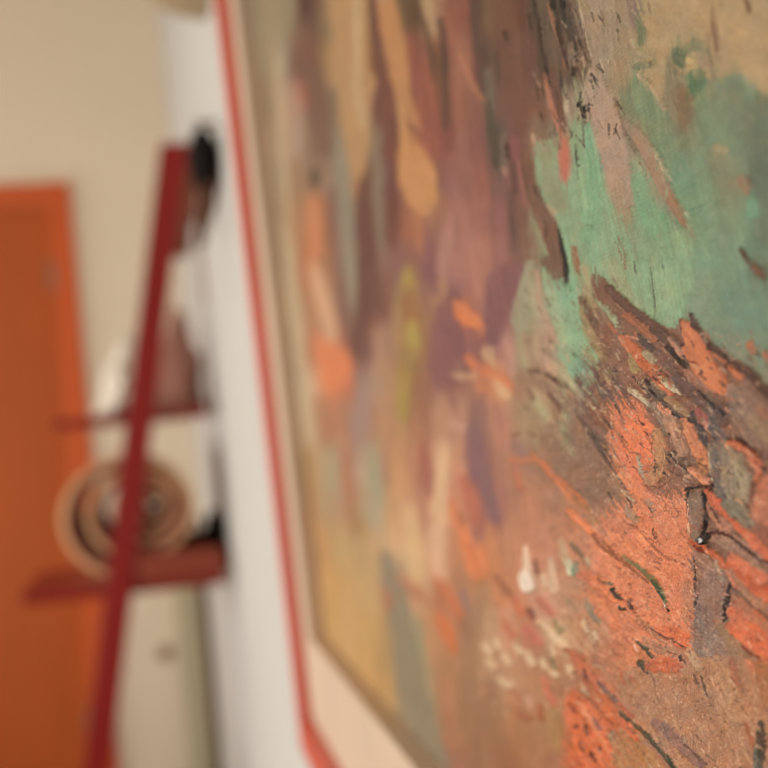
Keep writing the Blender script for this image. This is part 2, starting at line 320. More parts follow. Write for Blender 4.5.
    P("632,66 642,78 656,92 668,112 676,132 655,142 641,122 634,98", (110, 126, 90), h=.4, soft=2.5, col2=(120, 132, 94))
    S("641,73,4 652,85,4 660,96,5 667,110,3", (182, 156, 116), h=.9, rag=1.2)
    S("662,92,3 665,104,3", (176, 146, 108), h=.7)
    S("671,60,10 674,82,15 682,104,16", (126, 112, 82), h=.4, soft=4)
    P("671,50 680,46 687,51 687,63 682,70 675,62", (84, 98, 70), h=.5, soft=2.5, rag=.3)
    S("687,51,9 697,45,12 708,50,9", (108, 112, 80), h=.5, soft=3)
    S("692,61,9 695,62,7", (206, 166, 106), h=.6, soft=3)
    S("704,60,8 706,64,7", (168, 132, 102), h=.4, soft=3)
    S("682,75,5 684,80,5", (140, 124, 92), h=.4, soft=3)
    S("697,80,22 698,86,18", (84, 110, 76), h=.6, soft=3, rag=.3)
    S("711,52,4 713,66,4 717,82,4", (128, 106, 76), h=.3, soft=3)
    S("714,10,4 716,30,7 719,50,4", (128, 96, 70), h=.4, soft=3.5)
    S("710,36,6 708,44,4", (150, 122, 86), h=.2, soft=4)
    S("722,4,4", (150, 118, 82), h=.2, soft=3)
    # ---- sea green sky
    S("683,90,14 688,112,20 690,128,18", (122, 94, 64), h=.3, soft=7, a=.8)
    P("700,88 722,78 740,72 756,82 770,98 800,110 830,200 830,360 768,388 745,360 725,352 700,324 684,320 676,330 650,316 628,304 626,240 640,200 660,140 690,130", (112, 134, 100), h=.3, soft=6, a=.55, ang=70, col2=(118, 144, 110), ln=60)
    S("695,103,4 706,94,5 714,87,3", (128, 132, 92), h=.5, soft=3)
    S("735,92,22 745,130,26", (108, 112, 86), h=.2, soft=12, a=.6)
    S("764,110,30 766,180,34 768,230,34", (96, 102, 82), h=.2, soft=16, a=.6)
    S("719,148,10 726,150,8", (168, 142, 102), h=.4, soft=4)
    S("716,160,20 728,180,26", (126, 118, 88), h=.2, soft=12, a=.6)
    S("743,180,10 748,188,9", (152, 116, 82), h=.4, soft=4)
    S("750,178,5 752,182,5", (104, 68, 48), h=.4, soft=2.5)
    S("680,160,16 688,200,24", (108, 138, 102), h=.2, soft=10, a=.6)
    S("752,200,10 756,212,12", (108, 150, 116), h=.3, soft=6)
    S("690,210,2 708,204,2", (88, 116, 84), h=.1)
    P("574,138 580,120 590,128 600,146 606,172 612,196 622,216 630,240 640,262 680,258 700,268 690,300 684,318 676,331 656,322 640,314 622,300 604,284 580,272 568,262 563,240 556,214 544,198 537,178 535,142 548,138 560,150", (131, 150, 110), h=.4, soft=2.5, ang=78, col2=(126, 160, 118), ln=40)
    S("546,150,14 552,185,18 562,205,14", (140, 136, 98), h=.2, soft=7, a=.8)
    S("565,142,9 566,158,14 566,176,9", (190, 92, 70), h=.4, soft=6, a=.85)
    S("566,150,5 568,165,6", (196, 88, 70), h=.3, soft=4, a=.7)
    S("590,128,8 596,165,16 594,200,20 588,236,16", (114, 156, 116), h=.4, soft=4, col2=(126, 164, 120))
    S("580,160,7 584,185,9 588,205,7", (132, 162, 118), h=.3, soft=4)
    S("577,145,2.5 579,165,3", (60, 56, 42), h=.3, rag=.8, dry=.3)
    S("640,180,14 650,215,20 664,240,18", (122, 156, 114), h=.3, soft=6, col2=(112, 150, 106))
    S("664,216,7 668,226,6", (104, 146, 102), h=.3, soft=4)
    S("680,236,14 688,252,16", (138, 166, 120), h=.3, soft=5)
    S("631,126,8 642,138,14 652,155,15 664,182,12 676,205,11 687,224,6", (163, 132, 104), h=.9, rag=.6, col2=(150, 116, 88))
    S("672,196,8 680,210,9 686,222,6", (148, 108, 76), h=.4, soft=2)
    S("657,148,2 664,162,3 673,180,2", (188, 170, 130), h=1.0)
    S("632,140,1.8 642,155,1.8 655,178,1.4", (112, 84, 64), h=.1)
    S("689,212,3 692,218,2", (176, 172, 132), h=.9)
    S("690,226,5 694,234,5", (138, 124, 92), h=.3, soft=3)
    S("664,270,20 668,300,22", (140, 164, 120), h=.2, soft=7, a=.7)
    S("612,262,14 622,285,16 640,306,12", (150, 150, 108), h=.2, soft=5, a=.6)
    S("652,268,1.6 655,300,1.8 656,322,1.5", (84, 96, 72), h=-.3)
    S("664,264,2 665,268,2", (84, 100, 76), h=.1)
    S("636,262,1.6 637,272,1.6", (84, 92, 68), h=.1)
    S("617,236,5 624,250,6 626,268,5", (122, 100, 70), h=.2, dry=.55, rag=1.2)
    S("580,222,2 592,226,2 602,234,2", (96, 112, 78), h=.1, dry=.4)
    S("740,300,30 730,330,22", (104, 130, 108), h=.2, soft=14, a=.5)
    S("705,280,20 700,305,18", (128, 140, 110), h=.2, soft=9, a=.6)
    S("743,249,4 752,262,5 759,269,9 768,274,8", (92, 54, 38), h=.8, rag=.6)
    S("757,268,4 764,272,4", (128, 70, 48), h=.5)
    S("752,345,9 756,350,8", (184, 82, 52), h=.6, soft=3)
    S("766,354,6 772,360,6", (170, 86, 58), h=.4, soft=3)
    S("735,340,18 748,356,14", (140, 124, 96), h=.2, soft=8, a=.5)
    # ---- brown stem down to the centre
    S("507,146,4 510,159,4", (62, 46, 36), h=.4, soft=2)
    S("494,160,4 496,168,4", (66, 50, 38), h=.3, soft=2)
    S("505,168,5 506,173,4", (168, 122, 96), h=.6, soft=2)
    S("514,164,6 516,192,7", (88, 56, 46), h=.3, soft=3)
    S("520,160,5 524,185,6 528,206,5", (140, 86, 72), h=.3, soft=3)
    S("534,134,4 535,141,4", (186, 144, 112), h=.6, soft=2)
    S("526,150,10 531,180,13 541,208,17 551,232,19 559,258,16 562,272,12", (102, 67, 50), h=.5, rag=.9, col2=(118, 78, 60))
    S("535,186,3 540,196,4", (62, 44, 34), h=.4)
    S("546,222,3 548,236,3", (66, 46, 36), h=.4)
    S("560,230,3 564,246,4 567,262,4 567,282,4", (26, 19, 15), h=.4)
    S("551,205,5 557,213,4", (170, 142, 104), h=.5)
    S("575,248,6 578,262,7 580,270,6", (142, 88, 58), h=.4, dry=.2)
    S("530,262,8 540,262,7", (146, 108, 82), h=.4, soft=3)
    S("548,262,14 556,276,12", (112, 78, 60), h=.3, soft=3)
    # ---- turquoise panel and its neighbours, centre
    P("492,268 512,260 529,262 527,286 520,306 510,326 500,342 488,346 484,290", (122, 75, 76), h=.3, soft=4, col2=(132, 82, 78))
    S("531,264,9 524,292,11 519,318,13 526,334,10", (152, 146, 110), h=.5, soft=3)
    S("538,272,6 541,290,7", (176, 140, 112), h=.4, soft=2.5)
    S("540,298,7 550,330,12 551,352,11 549,372,9", (177, 138, 110), h=.5, soft=3)
    P("543,264 552,276 566,284 580,294 583,323 587,359 580,378 574,387 564,367 558,337 553,310 545,294", (123, 166, 126), h=.7, soft=1.8, ang=78, col2=(138, 166, 124))
    S("549,274,8 556,300,9 562,330,8 566,352,7", (152, 160, 120), h=.4, soft=4, a=.7)
    S("541,272,2 545,292,2.5 552,306,1.8", (128, 108, 80), h=.2)
    S("566,372,8 573,384,7", (186, 168, 124), h=.5, soft=2.5)
    S("576,354,4", (78, 92, 72), h=.2); S("568,295,2.6", (90, 110, 84), h=.2); S("572,290,2", (96, 116, 88), h=.2)
    S("551,336,3 553,344,4", (120, 84, 66), h=.3, soft=2)
    S("545,350,4 546,354,4", (104, 74, 58), h=.3, soft=2); S("551,351,4 552,355,4", (104, 72, 58), h=.3, soft=2)
    S("551,360,8 554,368,8", (202, 152, 116), h=.6, soft=3)
    S("527,335,8 530,355,9 534,372,7", (150, 118, 90), h=.3, soft=4)
    S("524,350,7 528,362,6", (170, 150, 110), h=.3, soft=4)
    S("584,300,5 588,318,10 594,340,12 598,360,9", (152, 132, 88), h=.5, col2=(146, 118, 76))
    S("586,268,8 592,285,10 598,296,8", (152, 142, 100), h=.4, soft=2.5)
    P("592,272 604,276 618,292 632,306 646,316 660,324 678,332 690,350 676,352 654,344 634,336 622,336 612,318 600,300", (130, 88, 64), h=.7, rag=1.2, ang=42, col2=(112, 74, 56))
    S("598,300,3 612,312,5 620,322,3", (150, 158, 116), h=.8, rag=1.2)
    S("616,316,5 620,326,4", (160, 164, 122), h=.8, rag=1.2)
    S("582,298,4 590,310,8 598,324,9 603,342,4", (96, 63, 49), h=.7)
    S("597,310,3 604,326,4.5 602,344,4", (152, 112, 84), h=.7)
    S("606,322,8 616,340,10 620,356,10", (126, 82, 62), h=.4)
    S("612,324,4 624,338,5 640,358,6 650,372,5", (196, 90, 56), h=.8)
    S("610,352,5 613,362,7 615,372,5", (172, 132, 104), h=.8, rag=1)
    # ---- the broken cliff band
    P("620,330 646,318 660,324 680,331 684,322 702,327 714,345 732,356 748,362 758,378 772,392 830,430 830,560 740,600 700,600 640,480 620,420 604,380 606,350", (142, 94, 70), h=.3, soft=3, ang=48, col2=(120, 84, 66))
    # the petals left of the cliff
    S("530,371,4 540,371,5 552,377,5 566,385,4 577,392,3", (80, 50, 38), h=.7, soft=1.8)
    S("532,380,9 548,388,10 562,396,8", (142, 106, 80), h=.4, soft=3)
    S("528,389,5 533,398,6", (112, 80, 60), h=.4, soft=2.5)
    S("538,402,7 543,413,7", (168, 156, 108), h=.5, soft=2.5)
    S("551,395,5 558,402,6 566,409,5", (96, 66, 52), h=.5, soft=2)
    S("558,395,3 565,402,4", (170, 148, 108), h=.6, soft=1.8)
    S("568,392,4 574,396,4", (176, 128, 92), h=.5, soft=2)
    S("572,408,5 579,409,4", (194, 158, 118), h=.7, soft=1.8)
    S("551,418,5 553,424,5", (192, 138, 104), h=.5, soft=2.5)
    S("545,398,3 549,406,3", (180, 150, 112), h=.5, soft=2)
    P("540,430 560,414 584,418 600,438 613,458 626,486 632,502 606,503 580,496 558,472 538,452", (143, 104, 79), h=.4, soft=3, ang=78, col2=(130, 94, 72))
    S("565,413,7 564,428,7 563,444,5", (152, 144, 98), h=.5, soft=2.5)
    S("520,405,12 528,425,14", (160, 126, 90), h=.3, soft=6)
    S("534,416,14 540,428,12", (152, 120, 84), h=.3, soft=5)
    S("512,436,4 518,433,4", (118, 74, 50), h=.4, soft=2); S("529,432,4 536,435,3.5", (112, 72, 50), h=.4, soft=2)
    S("516,446,10 522,452,11", (146, 106, 92), h=.3, soft=4)
    S("592,372,10 586,390,12 584,410,12", (118, 84, 68), h=.4, soft=2.5)
    S("599,362,5 601,376,9 605,392,8", (94, 68, 60), h=.7, soft=1.8)
    S("608,366,5 616,378,8 622,392,8", (98, 70, 60), h=.6, soft=1.8)
    S("606,372,2 611,390,2.5", (146, 106, 86), h=.6)
    S("577,376,5 581,386,5", (92, 62, 48), h=.5, rag=1.2)
    S("590,404,3 596,408,3", (192, 168, 128), h=.8)
    S("600,398,12 612,408,14 622,420,14", (146, 92, 66), h=.4, dry=.15, rag=1)
    P("582,414 592,418 604,430 616,446 613,458 602,452 590,436 583,426", (82, 62, 53), h=.6, rag=.9, ang=45, col2=(96, 70, 58))
    S("588,418,5 602,430,7 612,440,5", (132, 94, 74), h=.7)
    S("603,415,2.5 610,425,3 620,434,2.2", (66, 47, 37), h=.3, rag=.9)
    S("608,446,8 616,458,8", (158, 122, 84), h=.4, soft=3)
    # ---- orange field
    P("622,400 634,398 650,408 656,430 652,462 646,486 660,500 690,486 692,520 694,560 697,600 690,640 650,634 610,600 588,560 596,520 628,498 618,470 610,440 612,418", (220, 116, 78), h=.4, soft=3, rag=1.4, ang=58, col2=(208, 106, 70), ln=22)
    P("626,402 640,403 652,416 656,444 650,468 640,480 626,468 617,440 619,416", (226, 104, 68), h=.5, soft=3, ang=80, col2=(216, 98, 62))
    S("600,448,2.4 615,470,2.6 629,494,2", (92, 58, 44), h=.2, rag=.8)
    S("606,466,12 618,484,14 632,500,10", (150, 106, 78), h=.3, dry=.3, soft=2.5)
    S("512,460,5 524,460,6 534,459,5", (202, 102, 62), h=.5, soft=2.5)
    S("534,455,5 548,468,7 560,480,8 574,492,8 586,501,5", (208, 98, 58), h=.9, soft=1.8)
    S("563,489,4 572,497,4", (208, 134, 92), h=.6, soft=2)
    S("519,474,8 521,486,8", (198, 96, 62), h=.5, soft=3)
    S("530,480,14 545,495,16", (176, 116, 84), h=.2, soft=6)
    S("575,496,5 588,506,6", (150, 110, 66), h=.5)
    p.smear(((7, .10), (-6, .16), (13, .18), (4, .05), (-11, .24), (20, .30)), 200, .75)
    S("612,288,8 630,306,10 648,320,12 664,334,14 684,354,15 704,382,14 726,412,12", (106, 72, 56), h=.8, rag=.6, col2=(90, 62, 50))
    S("628,314,8 644,326,9 658,338,8", (158, 92, 62), h=.6, rag=.9)
    S("656,328,6 668,336,8 676,344,6", (96, 66, 52), h=.6)
    S("641,336,6 650,344,8 660,352,6", (84, 66, 58), h=.4, rag=.9)
    S("640,338,2", (190, 176, 160), h=.9)
    S("626,338,8 644,358,11 660,376,11 674,392,8", (198, 94, 58), h=.8, rag=.8, col2=(184, 88, 54))
    S("634,356,8 637,368,10", (150, 126, 82), h=.5, rag=.9)
    S("648,352,5 656,360,6", (168, 146, 108), h=.8)
    S("660,352,8 676,372,10 692,392,10", (116, 82, 66), h=.6, rag=1)
    S("668,378,4 678,388,4", (160, 130, 90), h=.5)
    P("684,322 694,320 702,329 713,346 717,360 731,378 737,397 716,393 700,376 690,356", (192, 100, 66), h=1.0, ang=55, col2=(206, 108, 66))
    S("700,345,10 712,368,12 722,384,10", (206, 106, 64), h=.5, soft=3, a=.8)
    S("676,338,6 682,346,7 686,354,5", (160, 116, 92), h=.8)
    S("682,350,3 686,358,3", (196, 150, 110), h=.8)
    S("672,346,4 681,358,5 690,366,5", (54, 37, 30), h=.3)
    S("683,320,4 685,328,3", (132, 66, 50), h=.7)
    S("693,315,4 697,322,6 702,330,5", (86, 60, 50), h=.7, rag=.9)
    S("704,331,3 713,345,3", (96, 66, 52), h=.5)
    S("714,347,6 726,356,6 734,363,7 746,368,8 757,378,10 768,391,10 790,408,10", (78, 50, 40), h=.8, rag=.5, col2=(96, 64, 50))
    S("718,355,5 728,362,5", (184, 98, 68), h=.5)
    S("727,364,3 731,370,3", (60, 36, 28), h=.3)
    S("734,368,8 742,376,8", (190, 98, 64), h=.5)
    S("690,372,8 704,384,11 716,394,8", (156, 104, 78), h=.5, soft=2)
    P("730,392 738,382 752,388 770,404 800,424 800,462 768,452 746,442 733,430", (124, 93, 77), h=.5, ang=60, col2=(140, 106, 82))
    S("756,420,12 768,436,14", (152, 116, 82), h=.3, soft=5, a=.8)
    S("764,408,10 775,418,10", (160, 100, 68), h=.3, soft=5, a=.7)
    S("734,384,3 733,398,3", (170, 130, 110), h=.6)
    # relief marks in the orange
    S("634,390,6 643,396,7 653,404,5", (188, 168, 132), h=1.2, rag=.8)
    S("640,383,8 655,387,11 668,398,9", (114, 90, 70), h=.7, rag=1.6, col2=(140, 112, 84))
    S("648,380,3 654,388,3", (64, 48, 38), h=.3, rag=1); S("644,386,2.5 650,392,2.5", (58, 44, 36), h=.3, rag=1)
    S("656,389,9 672,404,11 684,414,11 693,420,8", (106, 82, 66), h=.9, rag=.8)
    S("672,398,6 682,406,8 692,414,5", (152, 112, 78), h=.7)
    S("666,398,6 670,406,5", (90, 70, 56), h=.4)
    S("671,409,3 683,417,4 696,420,4", (56, 40, 33), h=.3, rag=.7)
    S("668,381,5 678,388,6 684,393,4", (190, 172, 132), h=1.0, rag=.8)
    S("682,378,12 696,392,15 712,406,15 727,420,12", (114, 83, 71), h=.8, rag=.9, col2=(96, 70, 62))
    S("704,391,3 714,402,3.5 729,414,3", (46, 33, 30), h=.2, rag=.6)
    S("714,394,8 724,400,10 730,406,6", (112, 80, 62), h=.4, dry=.3)
    S("701,411,8 706,420,10", (152, 82, 76), h=.7, rag=.7)
    S("696,413,5 702,428,7 709,444,6", (70, 58, 55), h=.5)
    S("709,422,5 712,432,5", (202, 116, 86), h=.8)
    S("716,420,9 721,440,16 722,470,18", (100, 86, 76), h=.4, col2=(88, 74, 66))
    P("714,446 722,440 736,440 752,460 757,482 751,506 742,518 728,517 718,496 715,470", (127, 107, 87), h=.7, ang=86, col2=(140, 120, 92))
    S("738,458,8 745,480,12 744,505,10", (152, 132, 98), h=.4, soft=3)
    S("719,450,6 722,480,8 728,506,6", (106, 90, 80), h=.4, soft=3)
    S("712.5,444,2 714,460,2.6 715,480,2", (196, 176, 146), h=1.0)
    S("712,464,2.4 712,476,3 713,488,2.4", (32, 23, 20), h=-.2)
    S("734,434,4 748,444,5 761,457,4", (56, 28, 23), h=.2)
    S("734,441,5 746,448,7 757,457,8 763,468,8 760,479,5", (198, 98, 68), h=1.2, rag=.6)
    S("748,462,4 756,472,4", (120, 84, 64), h=.3)
    P("757,482 766,474 800,480 800,530 768,527 752,516", (186, 102, 73), h=.4, soft=3, ang=40)
    S("757,482,5 754,500,5", (120, 70, 50), h=.3, soft=2)
    S("657,404,6 663,418,8 670,431,7", (124, 104, 84), h=.7, rag=1.4, col2=(160, 120, 92))
    S("664,405,8 671,413,9", (206, 122, 86), h=.8, rag=.9)
    S("672,418,10 679,436,13 686,452,10", (164, 116, 86), h=.6, rag=1)
    S("674,424,2.5 680,440,2.5", (200, 140, 110), h=.8)
    S("688,421,8 697,442,12 706,458,12 711,466,7", (207, 116, 78), h=.9, rag=.6)
    S("688,420,7 694,424,6", (214, 124, 88), h=.7)
    S("703,462,8 709,470,6", (170, 110, 66), h=.5)
    S("671,451,5 680,459,6 690,467,7 700,472,7 710,474,5", (106, 74, 57), h=1.0, rag=1.3, col2=(150, 110, 84))
    S("672,455,2.5 686,468,2.5 706,477,2.5", (54, 36, 29), h=-.2, rag=.8)
    S("660,432,10 664,452,15 660,472,14 652,482,10", (176, 120, 80), h=.8, soft=2)
    S("647,485,2 660,487,2.6 671,480,2.4 675,468,2", (122, 70, 48), h=.1)
    S("643,458,5 645,468,5 648,478,4", (170, 146, 116), h=1.0, rag=1.4)
    S("658,460,3 658,470,3.6", (92, 70, 54), h=.2, rag=.8)
    S("648,436,2 654,444,2.2 654,450,2", (150, 78, 52), h=.1)
    S("696,470,8 706,478,9 711,484,5", (216, 128, 92), h=.9, rag=.8)
    S("687,489,3 698,487,3.4 716,486,3", (30, 22, 19), h=-.2, rag=.5)
    S("689,489,3 689,500,3 691,520,3", (34, 24, 20), h=-.2, rag=.5)
    P("691,491 705,491 705,520 704,540 695,541 692,520", (136, 106, 86), h=.8, ang=88, col2=(124, 98, 80))
    S("690,500,1.6 692,535,1.6", (212, 160, 128), h=.6)
    S("705,492,3 707,504,4.4 708,520,4 706,534,4.6", (28, 18, 15), h=-.2)
    S("709,490,5 722,500,7 736,516,7", (206, 86, 56), h=1.1, rag=.6)
    S("712,505,10 720,518,12 730,530,9", (166, 106, 80), h=.5, soft=2, rag=.8)
    S("714,508,2.5 722,522,2.5", (96, 58, 44), h=.2)
    S("716,499,9 734,514,13 752,532,14 774,554,14", (216, 94, 61), h=.8, rag=.9, col2=(200, 84, 54))
    S("733,502,10 746,516,13 758,528,9", (126, 113, 91), h=.6, soft=2.5)
    S("762,528,12 775,542,14", (150, 82, 60), h=.4, soft=3)
    S("712,535,10 726,538,16 744,548,18 766,566,14", (151, 111, 89), h=.9, col2=(164, 116, 90))
    S("736,558,12 750,568,14 766,578,14", (205, 98, 68), h=.7, soft=2.5)
    S("712,533,4 722,532,4 736,537,4.4 754,552,4.4 770,562,4", (72, 36, 28), h=.2, rag=.6)
    S("695,541,6 704,547,8 716,553,8 730,566,9 746,578,11 760,588,12 776,598,13", (202, 84, 53), h=1.2, rag=.8, col2=(188, 74, 46))
    S("705,540,10 708,537,10 711,536,7", (15, 10, 10), h=.0, rag=.4)
    S("702,538,1.6 702.6,542,1.6", (196, 188, 176), h=.1)  # grey reflection painted in beside the black hole
    S("698,545,3 708,551,3", (120, 42, 28), h=.4, rag=1.2)
    P("694,547 714,557 725,573 727,602 724,628 718,650 694,656 696,602", (151, 107, 83), h=.5, ang=86, rag=1.2, col2=(142, 104, 86))
    S("706,612,20 708,640,22", (137, 107, 92), h=.3, soft=5, a=.9)
    S("720,562,6 724,578,7", (160, 132, 104), h=.4, soft=3)
    S("696,556,1.8 697,580,2.2 697,604,1.6", (58, 43, 36), h=-.3, rag=.8)
    S("731,586,4 730,598,6 727,612,5 725,628,3", (44, 29, 25), h=.2, rag=.9)
    S("733,572,9 748,590,12 768,608,12", (168, 112, 82), h=.5, rag=1)
    S("734,574,5 738,586,5", (206, 112, 84), h=.7)
    S("740,590,3 756,606,4 774,622,4", (120, 80, 56), h=.3)
    S("738,598,6 754,615,9 774,632,9", (198, 98, 68), h=.7, rag=.9, col2=(160, 104, 72))
    S("734,612,10 748,628,14 762,642,16 780,656,16", (214, 98, 64), h=.8, rag=1, col2=(202, 88, 56))
    S("744,632,3 758,640,3", (150, 60, 42), h=.2)
    S("722,626,10 738,642,14 756,656,13", (150, 109, 76), h=.4, soft=3)
    S("732,626,10 748,638,12 770,654,12", (212, 90, 58), h=.8, rag=1)
    S("744,646,3 752,652,3.4 761,657,3", (132, 54, 38), h=.3)
    # green knife mark and scratches
    S("590,530,4 604,545,6 618,556,6 632,564,5", (146, 74, 44), h=.4, rag=.8)
    S("570,510,6 580,519,8 592,530,7", (216, 108, 66), h=.7, soft=2)
    S("626,556,4 640,566,5 653,577,6 664,591,6 668,601,4", (136, 116, 70), h=.8, rag=.4, col2=(112, 100, 58))
    S("656,580,3 662,588,5 667,597,4", (58, 74, 46), h=.7, rag=.4)
    S("667,603,2.4 669,607,2", (226, 196, 166), h=1); S("669.5,609,2.6", (48, 30, 26), h=.3)
    S("628,523,2 640,530,2 652,544,2.2 666,556,2 685,564,1.8", (160, 82, 56), h=-.2, rag=.7)
    S("650,504,3 653,510,3", (98, 66, 50), h=.3, rag=1.2); S("654,530,3 656,537,3", (88, 56, 44), h=.3, rag=1)
    S("630,512,7 638,520,8", (166, 122, 92), h=.5, rag=1.6, dry=.3)
    S("648,502,8 656,512,6", (172, 122, 94), h=.4, rag=1.6, dry=.4)
    S("628,564,3 640,574,3 650,582,2", (152, 80, 50), h=.2)
    S("650,552,2 664,560,2", (158, 84, 58), h=.1, dry=.4)
    S("690,585,12 688,615,12", (176, 112, 80), h=.2, soft=5, a=.7)
    # ---- lower centre: the white figure and cream flecks
    S("527,548,6 528,562,8 528,574,10", (224, 190, 156), h=1.0, soft=2.2)
    S("527,577,14 529,585,15", (230, 208, 182), h=1.2, soft=2.2)
    S("536,560,4 538,572,5", (132, 78, 58), h=.3, soft=2)
    S("552,560,6 554,575,8 556,592,7", (206, 166, 132), h=.8, soft=2.5)
    S("545,577,7 547,584,7", (212, 172, 132), h=.8, soft=2.5)
    S("562,540,7 565,554,8 567,562,6", (188, 150, 110), h=.6, soft=2.5)
    S("571,562,7 572,572,8", (204, 192, 152), h=.9, soft=2)
    S("577,564,4 577,574,4", (118, 130, 96), h=.5, soft=1.8)
    S("572,544,5 580,552,5 585,559,4", (128, 98, 66), h=.4, soft=2)
    S("588,559,4 590,565,4", (198, 164, 120), h=.7, soft=1.8)
    S("583,575,8 600,583,13 618,596,13 634,606,10", (216, 106, 68), h=.7, rag=1)
    S("600,579,2.5 614,584,2.5", (92, 72, 50), h=.5); S("615,589,4 619,594,5 624,598,4", (50, 45, 35), h=.8, rag=1)
    S("622,608,4 627,610,3", (56, 44, 34), h=.6, rag=1)
    S("632,601,4 634,607,5", (50, 30, 24), h=.4, rag=.7)
    S("586,600,6 592,610,8 599,622,6", (148, 122, 92), h=.6, soft=2, rag=1)
    S("600,610,8 618,625,10 636,640,8", (208, 110, 74), h=.5, rag=1)
    S("638,616,2 652,626,2.2 674,642,2", (124, 70, 46), h=.1, rag=.7)
    S("640,620,8 655,632,9 672,645,7", (182, 112, 78), h=.4, dry=.2)
    S("530,610,7 534,617,6", (130, 66, 56), h=.5, soft=2.5)
    S("515,598,7 521,610,10", (198, 96, 60), h=.6, soft=3)
    S("540,600,10 552,612,10", (186, 100, 78), h=.4, soft=4)
    S("497,576,5 505,585,6 512,593,5", (156, 90, 60), h=.5, soft=2.5)
    S("505,622,8 513,634,8", (192, 100, 70), h=.5, soft=3); S("526,628,7 540,642,8", (192, 96, 78), h=.5, soft=3)
    for q in ("541,620,6 548,627,7", "586,621,6 588,630,6", "596,633,5 599,638,4", "551,630,7 559,638,11 566,644,9", "553,648,7 555,655,5",
              "570,666,6 572,671,6", "553,671,7 558,675,6", "529,655,8 534,664,7", "502,679,6 512,686,8", "517,645,6 522,651,7", "487,646,8 492,652,8",
              "490,662,7 496,667,7", "498,640,7 502,648,6", "506,655,6 510,663,6", "543,660,5 547,667,5"):
        S(q, (214, 177, 132), h=1.0, soft=2, rag=.7)
    S("528,699,7 532,706,7", (196, 142, 112), h=.6, soft=2.5); S("584,689,5 589,695,4", (202, 158, 114), h=.7, soft=2)
    S("556,622,6 562,630,7", (134, 116, 76), h=.5, soft=2.2); S("551,657,4 556,667,5", (122, 106, 68), h=.5, soft=2)
    S("545,678,6 549,690,8 555,702,7", (192, 96, 70), h=.6, soft=2.2); S("517,709,5 523,715,6 530,718,5", (162, 84, 56), h=.6, soft=2.2)
    S("540,706,5 542,718,5", (166, 80, 48), h=.5, soft=2.2); S("514,690,7 521,702,7", (182, 106, 76), h=.4, soft=3)
    S("564,649,4 578,652,5 586,660,5", (158, 78, 48), h=.6, soft=1.8)
    S("575,655,8 589,674,12 606,690,11 616,700,6", (197, 92, 60), h=.7, soft=1.8, rag=.9)
    S("586,670,3 588,677,4", (118, 52, 36), h=.4); S("600,682,4 606,688,6", (112, 72, 66), h=.5, rag=.9)
    S("600,660,16 620,678,18 640,690,14", (174, 108, 76), h=.3, soft=4, a=.8)
    S("553,712,10 556,728,13 556,745,11", (162, 116, 66), h=.3, soft=4)
    P("571,688 586,700 602,719 617,744 626,768 640,800 592,800 586,768 578,752 571,730 564,714", (206, 79, 42), h=.6, soft=2, rag=1.6, ang=58, col2=(214, 94, 54))
    S("584,705,5 592,718,6 604,738,5", (220, 112, 72), h=.7); S("592,722,5 604,740,6 616,762,5", (218, 108, 66), h=.6)
    for q in ("587,725,4 589,734,5", "582,744,5 585,750,4", "593,754,5 596,760,4", "578,726,3", "600,748,3", "572,704,3 576,712,3"):
        S(q, (104, 40, 24), h=.2, rag=.8)
    S("597,719,4 602,728,5", (150, 84, 72), h=.4)
    S("604,706,8 616,718,11 632,734,9", (202, 86, 46), h=.7, rag=1.2)
    S("605,689,4 617,699,5 630,710,4", (138, 94, 74), h=.5, rag=.9); S("580,690,3 600,708,3 612,722,3", (150, 80, 50), h=.2)
    S("614,734,8 620,750,11 628,768,10", (160, 122, 86), h=.5, rag=1)
    # ---- lower right tan field
    P("640,664 680,672 700,656 724,652 744,660 760,690 776,720 770,790 690,800 668,752 648,732 628,714 616,690 622,672", (175, 121, 86), h=.3, soft=4, rag=1.2, ang=72, col2=(166, 112, 78), ln=26)
    P("655,626 690,626 691,652 675,645 663,636", (213, 93, 58), h=.5, ang=30)
    S("650,627,2 668,637,2.2 690,649,2", (108, 60, 42), h=.1)
    S("646,640,9 664,650,10 686,655,7", (172, 118, 84), h=.4, dry=.15)
    S("640,642,4 647,649,5 655,657,4", (76, 70, 50), h=.7, rag=.9); S("640,662,5 645,667,5 650,673,3", (62, 60, 43), h=.7, rag=.9)
    S("637,646,3 640,650,3", (222, 160, 130), h=.8)
    P("646,663 656,660 680,656 683,673 666,672 650,670", (191, 83, 52), h=.5, rag=1.2, ang=10)
    S("681,657,3.4 681,660,3", (30, 22, 19), h=.3)
    S("692,652,10 700,668,8", (178, 140, 104), h=.5, dry=.2)
    S("696,676,2.6 697,683,3", (92, 64, 46), h=.1); S("702,676,2 705,686,2.4 708,696,2", (94, 64, 46), h=.1)
    S("719,664,22 728,690,26 730,720,22", (178, 128, 88), h=.2, soft=9, a=.6)
    S("733,661,6 736,672,8 739,682,6", (164, 96, 66), h=.4, soft=2.5)
    S("764,670,18 770,700,18", (166, 100, 58), h=.3, soft=7, a=.8)
    P("694,630 721,628 720,650 712,657 696,654", (139, 109, 91), h=.4, ang=86)
    S("748,724,3 752,735,5 757,748,4", (166, 88, 56), h=.4, soft=1.8)
    S("763,724,8 763,740,11 761,765,11 760,800,12", (73, 60, 45), h=.7, rag=.8)
    S("760,745,3 759,770,4", (96, 94, 78), h=.5)
    S("656,722,8 672,735,12 690,752,11 702,764,7", (151, 107, 90), h=.5, soft=2.5, col2=(140, 98, 82))
    S("686,744,2 698,755,2.2 708,764,2", (116, 74, 55), h=.1)
    P("624,722 640,736 658,756 672,776 690,800 630,800 618,770 616,742", (184, 112, 62), h=.4, rag=1.4, ang=60, col2=(170, 116, 70))
    S("626,720,8 633,730,9 638,738,6", (206, 86, 50), h=.6)
